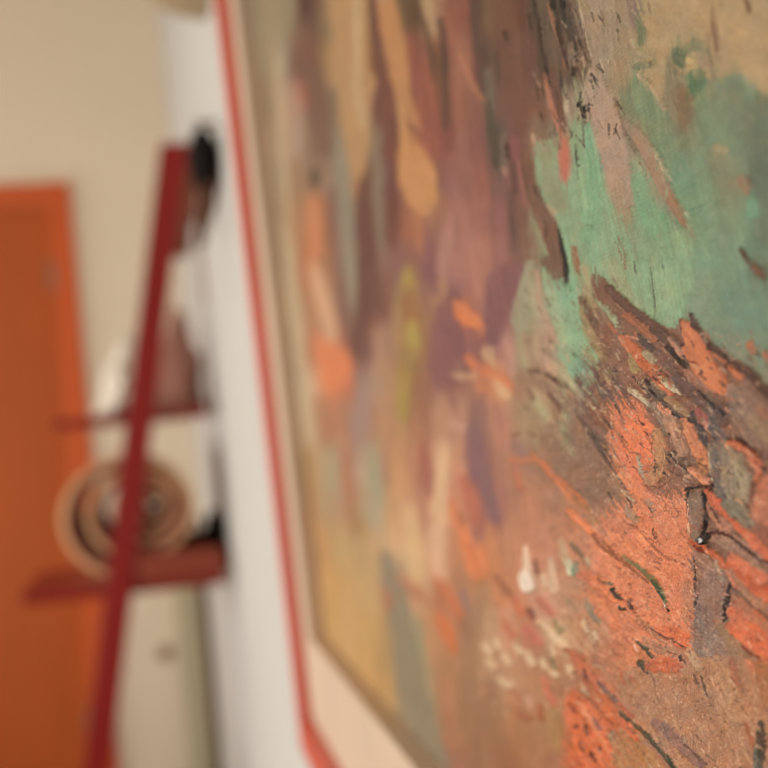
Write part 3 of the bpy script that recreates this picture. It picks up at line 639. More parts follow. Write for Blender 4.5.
    S("622,712,4 636,723,4 650,737,5 664,753,5 676,768,5 690,788,5", (70, 62, 38), h=.6, rag=.7)
    S("670,757,4 676,768,5", (44, 54, 32), h=.5)
    S("622,704,5 634,716,5", (190, 84, 56), h=.5)
    S("640,690,3 660,705,3", (160, 100, 72), h=.2, dry=.5)
    r = np.random.default_rng(3)
    for _ in range(150):          # fine scratches in the tan field
        x = r.uniform(645, 760); y = r.uniform(672, 770); l = r.uniform(6, 16); t = np.radians(r.normal(68, 12))
        if y < 672 + max(0, 668 - x): continue
        S(f"{x:.1f},{y:.1f},1.2 {x + l * np.cos(t):.1f},{y + l * np.sin(t):.1f},.8", (200, 154, 114) if r.random() < .6 else (150, 98, 70), h=.12, a=.5, rag=.3)
    for _ in range(170):          # fine scratches in the orange
        x = r.uniform(598, 695); y = r.uniform(490, 650); l = r.uniform(4, 12); t = np.radians(r.normal(42, 14))
        if x + y < 1120: continue
        S(f"{x:.1f},{y:.1f},1.2 {x + l * np.cos(t):.1f},{y + l * np.sin(t):.1f},.8", (236, 150, 112) if r.random() < .62 else (176, 88, 58), h=.15, a=.5, rag=.3)
    for _ in range(60):           # hatching in the taupe strip under the knot
        x = r.uniform(688, 722); y = r.uniform(556, 650); l = r.uniform(6, 15)
        S(f"{x:.1f},{y:.1f},1.1 {x + l:.1f},{y + l * r.uniform(.4, .9):.1f},.8", (190, 150, 120) if r.random() < .5 else (112, 78, 62), h=.12, a=.45, rag=.3)
    p.scatter(90, (600, 330, 735, 480), [(150, 110, 84), (96, 68, 54), (196, 110, 76), (120, 92, 74), (176, 146, 112)], 2.2, 7, 45, 21, a=.7, h=.5)
    p.scatter(60, (575, 0, 640, 120), [(126, 102, 78), (176, 150, 120), (140, 124, 92)], 1.4, 9, 70, 22, a=.5, h=.2)
    p.scatter(80, (570, 150, 690, 310), [(140, 170, 126), (112, 142, 104), (156, 152, 114)], 1.5, 7, 80, 23, a=.45, h=.2)
    p.scatter(70, (480, 590, 600, 720), [(206, 164, 122), (184, 98, 70), (150, 108, 74), (200, 120, 84)], 3, 6, 50, 24, a=.6, h=.5)
    p.scatter(50, (560, 660, 640, 768), [(216, 104, 64), (170, 74, 44), (176, 120, 84)], 2, 8, 52, 25, a=.6, h=.4)
    # outside the framed view the same abstract handling simply goes on
    p.scatter(120, (790, -150, 895, 950), [(150, 120, 88), (120, 130, 100), (196, 96, 64), (110, 80, 64), (176, 130, 92)], 12, 46, 60, 26, a=.8, h=.5)
    p.scatter(90, (300, 790, 800, 950), [(176, 124, 84), (200, 92, 56), (140, 116, 86), (150, 100, 70)], 10, 40, 60, 27, a=.8, h=.5)
    p.scatter(90, (300, -155, 800, -40), [(150, 106, 74), (110, 66, 52), (170, 140, 98), (96, 70, 52)], 9, 44, 82, 28, a=.8, h=.5)
    p.smear(((5, .18), (-4, .24), (8, .32)), 500, .32)
    u, v = p.u, p.v
    near = sm(u, 500, 600)
    low = sm(v + (u - 600) * -.5, 290, 360)
    p.scatter(70, (600, 335, 768, 500), [(58, 42, 34), (78, 52, 42), (44, 32, 28)], 1.3, 9, 48, 41, a=.75, h=-.1)
    p.scatter(90, (600, 335, 768, 500), [(196, 160, 124), (206, 132, 96), (176, 140, 110)], 1.5, 6, 48, 42, a=.75, h=.7)  # light glints on the cliff band, painted in as pale flecks
    p.scatter(90, (575, 500, 768, 660), [(238, 160, 122), (232, 150, 112), (160, 84, 56), (128, 70, 50)], 1.4, 6, 44, 43, a=.6, h=.3)
    p.scatter(50, (560, 640, 768, 768), [(120, 74, 54), (206, 164, 126), (90, 62, 46)], 1.3, 7, 50, 44, a=.6, h=.2)
    p.scatter(60, (530, 0, 620, 140), [(40, 32, 26), (70, 54, 42), (178, 148, 118)], 1.3, 12, 74, 45, a=.6, h=.1)
    p.scatter(60, (520, 265, 625, 450), [(92, 66, 52), (184, 160, 118), (120, 96, 72)], 1.5, 8, 62, 46, a=.6, h=.3)
    mo = fbm(u / 9, v / 9, 301, 3); hu = fbm(u / 12, v / 15, 305, 2)
    k_ = .35 + .65 * near * (.35 + .65 * low)
    near = near * (.3 + .7 * low)
    p.c = p.c * (1 + (.10 * mo * k_)[..., None]) 
    p.c += (hu * 9 * k_)[..., None] * np.array([1, -.2, -.8], np.float32)
    # broken grains of dry colour caught on the tooth of the canvas
    gr = vnoise(u / 1.5, v / 1.5, 311) * .6 + vnoise(u / 3.2, v / 3.2, 312) * .4 + .25 * mo
    m = sm(gr, .42, .62) * near * .34; p.c = p.c * (1 - m[..., None]) + np.array([206, 168, 132], np.float32) * m[..., None]
    m = sm(-gr, .40, .62) * near * .32; p.c = p.c * (1 - m[..., None]) + np.array([92, 62, 46], np.float32) * m[..., None]
    g = .5 * vnoise(u / 1.1, v / 1.1, 55) + .5 * vnoise(u / 2.6, v / 2.1, 56)
    p.c *= (1 + (.02 + .05 * near) * g)[..., None]
    p.h += .12 * near * vnoise(u / 1.8, v / 1.8, 57) + .22 * near * fbm(u / 5, v / 5, 58, 2)
    def box3(a):
        for ax in (0, 1): a = (np.roll(a, 1, ax) + a + np.roll(a, -1, ax)) / 3
        return a
    p.c = p.c + 1.3 * (.2 + .8 * near)[..., None] * (p.c - box3(p.c))
    p.h = box3(p.h)
    org = np.clip(p.c[..., 0] - p.c[..., 1] - 52, 0, 90)
    p.c[..., 1] += .19 * org; p.c[..., 2] += .09 * org
    lum = p.c @ np.array([.3, .59, .11], np.float32)
    p.c = lum[..., None] + .88 * (p.c - lum[..., None])
    return np.clip(p.c, 4, 250), p.h
# ---------------------------------------------------------------- scene helpers
SC = bpy.context.scene
COL = SC.collection
random.seed(4)
PI = math.pi

def lin(c):
    c = c / 255.0
    return c / 12.92 if c <= .04045 else ((c + .055) / 1.055) ** 2.4

def rgb(r, g, b, gain=1.0):
    return (min(lin(r) / gain, .95), min(lin(g) / gain, .95), min(lin(b) / gain, .95), 1)

def mat(name, col, rough=.6, var=.06, scale=12, bump=0, bscale=60, stretch=(1, 1, 1), spec=.4, col2=None):
    m = bpy.data.materials.new(name); m.use_nodes = True
    nt = m.node_tree; b = nt.nodes['Principled BSDF']
    b.inputs['Roughness'].default_value = rough
    b.inputs['Specular IOR Level'].default_value = spec
    tc = nt.nodes.new('ShaderNodeTexCoord'); mp = nt.nodes.new('ShaderNodeMapping')
    mp.inputs['Scale'].default_value = stretch
    nt.links.new(tc.outputs['Object'], mp.inputs['Vector'])
    no = nt.nodes.new('ShaderNodeTexNoise'); no.inputs['Scale'].default_value = scale; no.inputs['Detail'].default_value = 5
    nt.links.new(mp.outputs['Vector'], no.inputs['Vector'])
    r = nt.nodes.new('ShaderNodeValToRGB')
    c2 = col2 or tuple(min(1, c * (1 + var)) for c in col[:3]) + (1,)
    c1 = tuple(c * (1 - var) for c in col[:3]) + (1,) if not col2 else col
    r.color_ramp.elements[0].color = c1; r.color_ramp.elements[1].color = c2
    r.color_ramp.elements[0].position = .3; r.color_ramp.elements[1].position = .7
    nt.links.new(no.outputs['Fac'], r.inputs['Fac'])
    nt.links.new(r.outputs['Color'], b.inputs['Base Color'])
    if bump:
        n2 = nt.nodes.new('ShaderNodeTexNoise'); n2.inputs['Scale'].default_value = bscale; n2.inputs['Detail'].default_value = 4
        nt.links.new(mp.outputs['Vector'], n2.inputs['Vector'])
        bp = nt.nodes.new('ShaderNodeBump'); bp.inputs['Strength'].default_value = bump; bp.inputs['Distance'].default_value = .01
        nt.links.new(n2.outputs['Fac'], bp.inputs['Height']); nt.links.new(bp.outputs['Normal'], b.inputs['Normal'])
    return m

def link(name, bm, m, parent=None, smooth=False, bevel=0, mats=None):
    me = bpy.data.meshes.new(name); bm.normal_update(); bm.to_mesh(me); bm.free()
    o = bpy.data.objects.new(name, me); COL.objects.link(o)
    for x in (mats or [m]): me.materials.append(x)
    if smooth:
        for p in me.polygons: p.use_smooth = True
    if bevel:
        b = o.modifiers.new('bevel', 'BEVEL'); b.width = bevel; b.segments = 2; b.limit_method = 'ANGLE'
    if parent: o.parent = parent
    return o

def box(bm, x0, x1, y0, y1, z0, z1):
    v = [bm.verts.new((x, y, z)) for x in (x0, x1) for y in (y0, y1) for z in (z0, z1)]
    for f in ((0, 1, 3, 2), (4, 6, 7, 5), (0, 4, 5, 1), (2, 3, 7, 6), (0, 2, 6, 4), (1, 5, 7, 3)):
        bm.faces.new([v[i] for i in f])
    return v

def prism(bm, pts, y0, y1):
    """polygon in x,z pushed from y0 to y1"""
    a = [bm.verts.new((x, y0, z)) for x, z in pts]; b = [bm.verts.new((x, y1, z)) for x, z in pts]
    bm.faces.new(a); bm.faces.new(b[::-1]); n = len(pts)
    for i in range(n): bm.faces.new((a[i], b[i], b[(i + 1) % n], a[(i + 1) % n]))
    bmesh.ops.recalc_face_normals(bm, faces=bm.faces)

def lathe(bm, prof, n=24, axis='z', org=(0, 0, 0)):
    rings = []
    for r, h in prof:
        ring = []
        for i in range(n):
            t = 2 * PI * i / n; a, b = r * math.cos(t), r * math.sin(t)
            p = (a, b, h) if axis == 'z' else (a, h, b) if axis == 'y' else (h, a, b)
            ring.append(bm.verts.new(Vector(p) + Vector(org)))
        rings.append(ring)
    for k in range(len(rings) - 1):
        for i in range(n):
            bm.faces.new((rings[k][i], rings[k][(i + 1) % n], rings[k + 1][(i + 1) % n], rings[k + 1][i]))
    bm.faces.new(rings[0]); bm.faces.new(rings[-1])
    bmesh.ops.recalc_face_normals(bm, faces=bm.faces)

def tag(o, label=None, cat=None, group=None, kind=None):
    if label: o['label'] = label
    if cat: o['category'] = cat
    if group: o['group'] = group
    if kind: o['kind'] = kind
    return o

def empty(name, loc, rot=(0, 0, 0)):
    o = bpy.data.objects.new(name, None); COL.objects.link(o); o.location = loc; o.rotation_euler = rot
    o.empty_display_size = .05
    return o

# ---------------------------------------------------------------- camera
# x runs into the painting wall, y runs along it away from the camera, z is up
FPX = 1300.0                       # focal length in pixels of the 768 frame
EYE = 1.21
VPX, VPY = 150.0, 437.0            # where the wall's long lines meet
ROLL = .090
dy = Vector(((VPX - 384) / FPX, (384 - VPY) / FPX, -1)).normalized()
up = Vector((-ROLL, 1, 0)); up.z = (up.x * dy.x + up.y * dy.y) / -dy.z; up.normalize()
dx = dy.cross(up).normalized()
R = Matrix((dx, dy, up))           # camera space -> world
cam_d = bpy.data.cameras.new('camera'); cam = bpy.data.objects.new('camera', cam_d); COL.objects.link(cam)
cam.matrix_world = Matrix.Translation((0, 0, EYE)) @ R.to_4x4()
cam_d.sensor_width = 36; cam_d.lens = 36 * FPX / 768
cam_d.clip_start = .01; cam_d.clip_end = 50
cam_d.dof.use_dof = True
cam_d.dof.focus_distance = .325
cam_d.dof.aperture_fstop = cam_d.lens / 1000 / .0062
cam_d.dof.aperture_blades = 0
SC.camera = cam

def at(u, v, y):
    """the point at depth y behind frame position u, v"""
    d = R @ Vector(((u - 384) / FPX, (384 - v) / FPX, -1))
    return Vector((0, 0, EYE)) + d * (y / d.y)

def project(P):
    """numpy world points (n,3) -> frame position"""
    M = np.array(R.transposed()); q = (P - np.array([0, 0, EYE])) @ M.T
    return 384 + FPX * q[:, 0] / -q[:, 2], 384 - FPX * q[:, 1] / -q[:, 2]

# ---------------------------------------------------------------- the room
XW, YB, XL, YF, ZC = .155, 4.7, -2.7, -1.7, 2.95
M_wall = mat('white_plaster', rgb(204, 205, 203), .85, .02, 3, bump=.15, bscale=40, spec=.2)
M_back = mat('cream_plaster', rgb(238, 225, 204), .85, .02, 3, bump=.15, bscale=40, spec=.2)
M_ceil = mat('ceiling_plaster', rgb(215, 205, 190), .9, .02, 3, spec=.1)
M_floor = mat('floor_boards', rgb(120, 82, 52), .5, .25, 4, stretch=(1, 12, 1))

def struct(name, bm, m, parent=None, **k):
    o = link(name, bm, m, parent, **k)
    if not parent: o['kind'] = 'structure'
    return o

b = bmesh.new(); box(b, XW, XW + .12, YF - .12, YB + .12, 0, ZC); struct('wall_right', b, M_wall)
b = bmesh.new()                    # far wall, with the doorway left open
DX0, DX1, DZ = -1.085, -.272, 2.068
box(b, XL, DX0, YB, YB + .12, 0, ZC); box(b, DX1, XW, YB, YB + .12, 0, ZC); box(b, DX0, DX1, YB, YB + .12, DZ, ZC)
struct('wall_back', b, M_back)
b = bmesh.new()                    # window wall
WY0, WY1, WZ0, WZ1 = -.9, 2.5, .55, 1.5
VY0, VY1 = 3.35, 4.35  # second opening, added so extra light reaches the far wall
box(b, XL - .12, XL, YF - .12, WY0, 0, ZC); box(b, XL - .12, XL, WY1, VY0, 0, ZC); box(b, XL - .12, XL, VY1, YB + .12, 0, ZC)
box(b, XL - .12, XL, VY0, VY1, 0, WZ0); box(b, XL - .12, XL, VY0, VY1, WZ1, ZC)
box(b, XL - .12, XL, WY0, WY1, 0, WZ0); box(b, XL - .12, XL, WY0, WY1, WZ1, ZC)
struct('wall_left', b, M_wall)
b = bmesh.new(); box(b, XL, XW, YF - .12, YF, 0, ZC); struct('wall_front', b, M_wall)
b = bmesh.new(); box(b, XL - .12, XW + .12, YF - .12, YB + .12, -.1, 0); struct('floor', b, M_floor)
b = bmesh.new(); box(b, XL - .12, XW + .12, YF - .12, YB + .12, ZC, ZC + .1); struct('ceiling', b, M_ceil)

# door in the far wall
M_case = mat('orange_varnish', rgb(212, 96, 44), .35, .06, 6, stretch=(6, 6, .6))
M_leaf = mat('brown_orange_varnish', rgb(186, 90, 34), .4, .10, 5, stretch=(8, 8, .5))
M_steel = mat('dull_steel', rgb(150, 140, 130), .35); M_steel.node_tree.nodes['Principled BSDF'].inputs['Metallic'].default_value = .7
b = bmesh.new(); box(b, DX0, DX1, YB + .03, YB + .07, .005, DZ)
door = struct('door_1', b, M_leaf)
b = bmesh.new(); w = .066
box(b, DX1 - .004, DX1 + w, YB - .022, YB + .0, 0, DZ + w); box(b, DX0 - w, DX0 + .004, YB - .022, YB + .0, 0, DZ + w)
box(b, DX0 + .004, DX1 - .004, YB - .022, YB, DZ - .004, DZ + w)
struct('door_casing', b, M_case, door, bevel=.004)
M_hinge = mat('dull_bronze', rgb(150, 112, 88), .45)
for z in (1.81, .22):
    b = bmesh.new(); lathe(b, [(.011, 0), (.011, .11)], 12, 'z', (DX1 - .006, YB + .018, z - .055)); box(b, DX1 - .036, DX1 - .006, YB + .024, YB + .031, z - .055, z + .055)
    struct('hinge', b, M_hinge, door)
b = bmesh.new(); lathe(b, [(.026, .03), (.026, .022), (.010, .02), (.010, -.02), (.024, -.025), (.027, -.04), (.018, -.055)], 20, 'y', (DX0 + .07, YB, 1.02))
struct('door_knob', b, M_steel, door, smooth=True)

# round socket low on the far wall
p = at(165, 653, YB)
b = bmesh.new(); lathe(b, [(.026, 0), (.026, -.006), (.020, -.010), (.019, -.006)], 28, 'y', (p.x, YB, p.z))
o = link('wall_socket', b, mat('tan_plastic', rgb(150, 118, 84), .5), smooth=False)
tag(o, 'small round tan socket low on the cream wall beside the door', 'socket')

# ---------------------------------------------------------------- wall lamp (unlit bowl)
M_shade = mat('tan_ceramic', rgb(172, 154, 124), .6, .04)
lamp = empty('wall_lamp', (XW, 2.12, 1.895))
tag(lamp, 'tan bowl shaped wall lamp on the white wall, just above the picture frame corner', 'lamp')
b = bmesh.new(); rr = .108; H = .060; n = 28; rings = []
for i in range(9):
    t = i / 8 * PI / 2; r_ = rr * math.sin(t); z = H * (1 - math.cos(t))
    rings.append([(-r_ * math.sin(PI * k / n), r_ * 1.25 * math.cos(PI * k / n), z) for k in range(n + 1)])
def skin(bm, rings, inset=0):
    V = [[bm.verts.new(q) for q in rg] for rg in rings]
    for i in range(len(V) - 1):
        for k in range(len(V[0]) - 1):
            bm.faces.new((V[i][k], V[i][k + 1], V[i + 1][k + 1], V[i + 1][k]))
skin(b, rings); bmesh.ops.remove_doubles(b, verts=b.verts, dist=.0004)
o = link('bowl', b, M_shade, lamp, smooth=True); s_ = o.modifiers.new('thick', 'SOLIDIFY'); s_.thickness = .004
b = bmesh.new(); box(b, -.012, -.0005, -.05, .05, .012, .09); link('back_plate', b, M_steel, lamp, bevel=.003)
b = bmesh.new(); lathe(b, [(.008, .05), (.020, .07), (.024, .09), (.016, .11), (.004, .118)], 16, 'z', (-.045, 0, -.03))
link('bulb', b, mat('frosted_glass', rgb(225, 220, 205), .4), lamp, smooth=True)

# ---------------------------------------------------------------- red ladder shelf
M_red = mat('dark_red_stain', rgb(136, 17, 14), .4, .08, 6, stretch=(5, 5, .7))
M_red2 = mat('red_brown_stain', rgb(138, 58, 38), .5, .10, 6, stretch=(1, 5, 5))
M_brk = mat('brown_stain', rgb(122, 66, 46), .5, .10, 6, stretch=(1, 5, 5))
Y0, Y1 = 2.88, 3.43                 # near and far side of the shelf unit
lad = empty('ladder_shelf', (-.1, (Y0 + Y1) / 2, 0))
tag(lad, 'dark red wooden ladder shelf leaning by the white wall, holding rolled and piled cloths', 'shelf')
LO = Vector(lad.location)
def lad_part(name, bm, m, **k):
    for v_ in bm.verts: v_.co -= LO
    return link(name, bm, m, lad, **k)
zt, xt, xb = 1.852, .106, -.278
for ya in (Y0, Y1 - .026):
    b = bmesh.new(); hw = .030
    prism(b, [(xb - hw, 0), (xb + hw, 0), (xt + hw, zt), (xt - hw, zt)], ya, ya + .026)
    lad_part('stile', b, M_red, bevel=.002)
    b = bmesh.new()
    xs = lambda z: xb + (xt - xb) * z / zt
    prism(b, [(xs(1.67) + hw, 1.67), (xs(1.84) + hw, 1.845), (.148, 1.84), (.150, 1.73), (.138, 1.67)], ya + .002, ya + .024)
    lad_part('top_bracket', b, M_brk, bevel=.002)
def shelf(name, x0, x1, z0, z1, th, rail):
    o = None
    b = bmesh.new(); sl = (z1 - z0) / (x1 - x0)
    prism(b, [(x0, z0), (x1, z1), (x1, z1 + th), (x0, z0 + th)], Y0 + .027, Y1 - .027)
    o = lad_part('shelf_board', b, M_red, bevel=.002)
    return o
lo = shelf('low', -.300, .136, .872, .872, .026, 1)
hi = shelf('high', -.205, .128, 1.246, 1.246, .018, 0)
for ya in (Y0 + .001, Y1 - .026):    # guard rail beside the lower shelf, behind the stile
    b = bmesh.new(); prism(b, [(xs(.93) + .031, .898), (.136, .898), (.136, .958), (xs(.93) + .041, .958)], ya, ya + .025)
    lad_part('side_rail', b, M_red2, bevel=.002)
b = bmesh.new(); box(b, xs(.45) - .016, xs(.45) + .016, Y0 + .026, Y1 - .026, .44, .47); lad_part('rung', b, M_red, bevel=.002)
b = bmesh.new(); box(b, xs(1.80) - .012, xs(1.80) + .012, Y0 + .026, Y1 - .026, 1.78, 1.81); lad_part('rung', b, M_red, bevel=.002)

# rolled blanket on the lower shelf: a loose, off-centre spiral
M_bo = mat('tan_wool', rgb(226, 176, 132), .95, .08, 30, bump=.5, bscale=180, spec=.1)
M_bi = mat('mauve_wool', rgb(136, 82, 74), .95, .12, 30, bump=.5, bscale=180, spec=.1)
c0 = at(129, 522, 2.95); c1 = at(156, 513, 2.95)
def spiral(f):                      # f 0 = core, 1 = outside
    t = f * 2 * PI * 3.6 + .3 * PI
    k = f ** 1.05
    cx = c1.x + (c0.x - c1.x) * k; cz = c1.z + (c0.z - c1.z) * k
    return Vector((cx + (.014 + .130 * k) * math.cos(t), 0, cz + (.014 + .114 * k) * math.sin(t)))
NS = 190; TH = .032; bl0, bl1 = Y0 + .032, Y1 - .06
b = bmesh.new(); rows = []
NY = 9; K = NY + 1
for i in range(NS + 1):
    f = i / NS; p = spiral(f); q = spiral(min(1, f + .002)) - spiral(max(0, f - .002)); nrm = Vector((q.z, 0, -q.x)).normalized()
    r_ = []; th = TH * (.55 + .45 * f)
    for sgn in (1, .1, -1):
        for j in range(NY + 1):
            jy = bl0 + (bl1 - bl0) * j / NY + .006 * math.sin(f * 40) * (1 if j in (0, NY) else 0)
            if sgn == .1 and j in (0, NY): jy += .004 if j == 0 else -.004
            wob = .002 * math.sin(j * 1.3 + f * 23)
            r_.append(b.verts.new(p + nrm * (sgn * th / 2 + wob) + Vector((0, jy, 0))))
    rows.append(r_)
for i in range(NS):
    for j in range(NY):
        f_ = b.faces.new((rows[i][j], rows[i][j + 1], rows[i + 1][j + 1], rows[i + 1][j])); f_.material_index = 0
        f_ = b.faces.new((rows[i][2 * K + j + 1], rows[i][2 * K + j], rows[i + 1][2 * K + j], rows[i + 1][2 * K + j + 1])); f_.material_index = 1
    for j in (0, NY):
        for l_ in (0, 1):
            f_ = b.faces.new((rows[i][l_ * K + j], rows[i + 1][l_ * K + j], rows[i + 1][(l_ + 1) * K + j], rows[i][(l_ + 1) * K + j])); f_.material_index = l_
for i in (0, NS):
    for l_ in (0, 1):
        for j in range(NY): b.faces.new((rows[i][l_ * K + j], rows[i][l_ * K + j + 1], rows[i][(l_ + 1) * K + j + 1], rows[i][(l_ + 1) * K + j])).material_index = l_
bmesh.ops.recalc_face_normals(b, faces=[f_ for f_ in b.faces])
zmin = min(v_.co.z for v_ in b.verts)
for v_ in b.verts: v_.co.z += .8985 - zmin if v_.co.z - zmin < .03 else (.8985 - zmin)
roll = link('rolled_blanket', b, None, smooth=True, mats=[M_bo, M_bi])
tag(roll, 'loosely rolled tan and mauve blanket on the lower shelf of the red ladder shelf', 'blanket')

def lump(name, cen, size, m, seed, flat, fold=.10, taper=0, lean=(0, 0)):
    """a soft heap of cloth: rounded mass with folds, flat underneath"""
    b = bmesh.new(); bmesh.ops.create_icosphere(b, subdivisions=5, radius=1)
    from mathutils import noise
    for v_ in b.verts:
        d = v_.co.copy()
        w_ = math.sin(d.z * 9 + 2.5 * noise.noise(d * 1.6 + Vector((seed, 0, 0)))) * fold + noise.noise(d * 2.2 + Vector((0, seed, 0))) * .22
        q = d * (1 + w_)
        hgt = (q.z + 1) / 2
        tp = 1 - taper * max(0, min(1, hgt))
        q = Vector((q.x * tp * size[0] + lean[0] * max(0, hgt), q.y * tp * size[1] + lean[1] * max(0, hgt), q.z * size[2]))
        v_.co = Vector(cen) + q
        v_.co.z = max(v_.co.z, flat)
    return link(name, b, m, smooth=True)
M_white = mat('white_cotton', rgb(236, 230, 216), .95, .03, 20, bump=.4, bscale=120, spec=.1)
M_mauve = mat('mauve_cloth', rgb(168, 122, 108), .95, .10, 16, bump=.5, bscale=120, spec=.1)
M_black = mat('black_cloth', rgb(22, 16, 18), .9, .2, 20, bump=.4, bscale=120, spec=.15)
M_brown = mat('brown_cloth', rgb(92, 62, 46), .9, .15, 20, bump=.4, bscale=120, spec=.15)
ZS = 1.246 + .0185
o = lump('cloth_pile', (.070, 3.13, 1.34), (.078, .12, .16), M_mauve, 3.0, ZS, fold=.07, taper=.62, lean=(.018, 0))
tag(o, 'pointed heap of mauve cloth on the upper shelf of the red ladder shelf', 'cloth')
o = lump('folded_towel', (-.072, 3.17, 1.345), (.066, .13, .105), M_white, 8.0, ZS, fold=.09, taper=.45, lean=(.045, 0))
tag(o, 'crumpled white towel on the upper red shelf, left of the mauve heap', 'towel')
# black pouch wedged at the wall end of the lower shelf
c = at(208, 541, 2.99)
o = lump('cloth_pouch', (.128, 3.08, .985), (.024, .12, .040), M_black, 5.0, .9 + .0, fold=.05)
for v_ in o.data.vertices:
    if v_.co.z < .97: v_.co.z = .8985 + (v_.co.z - .8985) * 1.0
zz = min(v_.co.z for v_ in o.data.vertices)
for v_ in o.data.vertices: v_.co.z = .8985 + (v_.co.z - zz) * (1.03 - .8985) / (1.03 - zz)
tag(o, 'small black pouch on the lower red shelf, squeezed between blanket roll and wall', 'pouch')

# black bag hanging high on the wall
pb = at(205, 155, 2.2)
bag = empty('hanging_bag', (XW, 2.2, pb.z + .047))
tag(bag, 'small black bag with brown strap hung on the white wall above the red ladder shelf', 'bag')
b = bmesh.new(); bmesh.ops.create_icosphere(b, subdivisions=4, radius=1)
for v_ in b.verts:
    d = v_.co; v_.co = Vector((-.027 + d.x * .026, d.y * .075, -.055 + d.z * .056 * (1 + .12 * math.sin(3 * d.y))))
link('bag_body', b, M_black, bag, smooth=True)
b = bmesh.new(); pr = [(-.032, -.085), (-.004, -.09), (-.014, -.14), (-.038, -.20), (-.052, -.20), (-.044, -.14)]
prism(b, pr, -.028, .028); link('bag_flap', b, M_brown, bag, bevel=.003)
b = bmesh.new(); box(b, -.047, -.0435, -.010, .010, -.30, -.195); link('strap', b, mat('tan_strap', rgb(150, 112, 84), .8), bag)
b = bmesh.new(); lathe(b, [(.005, 0), (.005, -.026), (.009, -.028), (.009, -.034)], 14, 'x', (0, 0, .006)); link('wall_hook', b, M_steel, bag)

# things standing in the far corner
M_gg = mat('grey_green_paint', rgb(192, 184, 154), .7, .06, 5, stretch=(4, 4, .5))
p = at(195, 700, 4.62)
b = bmesh.new(); box(b, p.x - .036, p.x + .034, 4.60, 4.625, 0, .86)
o = link('leaning_board', b, M_gg, bevel=.003)
for v_ in o.data.vertices:
    if v_.co.z > .5: v_.co.y += .074
tag(o, 'narrow grey green board leaning against the cream wall under the ladder shelf', 'board')
p = at(212, 700, 4.6)
b = bmesh.new(); lathe(b, [(.014, 0), (.015, .01), (.013, .9), (.012, .915), (.006, .92)], 16, 'z', (min(p.x, XW - .018), 4.55, 0))
o = link('wooden_pole', b, mat('dark_brown_wood', rgb(84, 62, 44), .6, .15, 8, stretch=(5, 5, .5)), smooth=False)
tag(o, 'thin dark brown pole standing upright in the far corner', 'pole')

# ---------------------------------------------------------------- the painting
# local frame: x runs along the wall towards the camera, y = up, z = out of the wall
TILT = math.radians(1.6)
ZB = .926                           # height of the frame's lower edge
YE = 1.150                          # far end of the frame
pic = empty('framed_painting', (XW - .002, 0, ZB))
ex = Vector((0, -1, 0)); ez = Vector((-math.cos(TILT), 0, -math.sin(TILT))); ey = ez.cross(ex)
PM = Matrix((ex, ey, ez)).transposed().to_4x4()
pic.matrix_world = Matrix.Translation(pic.location) @ PM
tag(pic, 'large abstract painting in thick paint, cream and red frame, hung on the white wall', 'painting')
PX0, PX1, PH = -YE, -.03, 1.16        # frame extents
N_RED, N_CRM, N_CAN = .046, .036, .021
W_RED, W_CRM, W_BOT = .030, .044, .078      # the cream moulding is deeper along the bottom
M_fred = mat('red_lacquer', rgb(208, 92, 74), .35, .05, 10, stretch=(1, 1, 1))
M_fcrm = mat('cream_wood', rgb(210, 188, 166), .5, .05, 10)

def ring(bm, o0, i0, n0, n1, bev):
    """a mitred frame moulding: outer rectangle inset o0 .. i0, depth n0 .. n1"""
    def rect(d, n):
        e = d if d <= W_RED else d + (d - W_RED) / W_CRM * (W_BOT - W_CRM)
        return [bm.verts.new(q) for q in ((PX0 + d, e, n), (PX1 - d, e, n), (PX1 - d, PH - d, n), (PX0 + d, PH - d, n))]
    prof = [(o0, n0), (o0, n1 - bev), (o0 + bev, n1), (i0 - bev, n1), (i0, n1 - bev), (i0, n0)]
    rs = [rect(*q) for q in prof]
    for k in range(len(rs)):
        a, c_ = rs[k], rs[(k + 1) % len(rs)]
        for i in range(4): bm.faces.new((a[i], a[(i + 1) % 4], c_[(i + 1) % 4], c_[i]))
    bmesh.ops.recalc_face_normals(bm, faces=bm.faces)
b = bmesh.new(); ring(b, 0, W_RED, 0, N_RED, .002); link('outer_frame', b, M_fred, pic)
b = bmesh.new(); ring(b, W_RED, W_RED + W_CRM, .001, N_CRM, .002); link('inner_frame', b, M_fcrm, pic)

# canvas: a fine grid, denser towards the camera, carrying the paint as relief and colour
CX0, CX1, CY0, CY1 = PX0 + W_RED + W_CRM - .008, PX1 - W_RED - W_CRM + .008, W_RED + W_BOT - .008, PH - W_RED - W_CRM + .008
paint_c, paint_h = paint()
yn = .222
XN = XW - .002 - N_CAN
# columns: even steps across the view, then coarse towards the near end
us = np.linspace(XN / -CX0, XN / yn, 600)
xs_ = XN / us
xs_ = np.concatenate([xs_, np.linspace(yn, -CX1, 26)[1:]])
tt = np.concatenate([-np.geomspace(9, .345, 24)[:-1], np.linspace(-.345, .40, 1000), np.geomspace(.40, 14, 30)[1:]])
hl = EYE - ZB
X, T = np.meshgrid(xs_, tt)
Y = np.clip(hl + X * T, CY0, CY1)
nr, nc = X.shape
L = np.stack([-X, Y, np.full_like(X, N_CAN)], -1).reshape(-1, 3)
Mw = np.array(pic.matrix_world)
W = L @ Mw[:3, :3].T + Mw[:3, 3]
pu, pv = project(W)
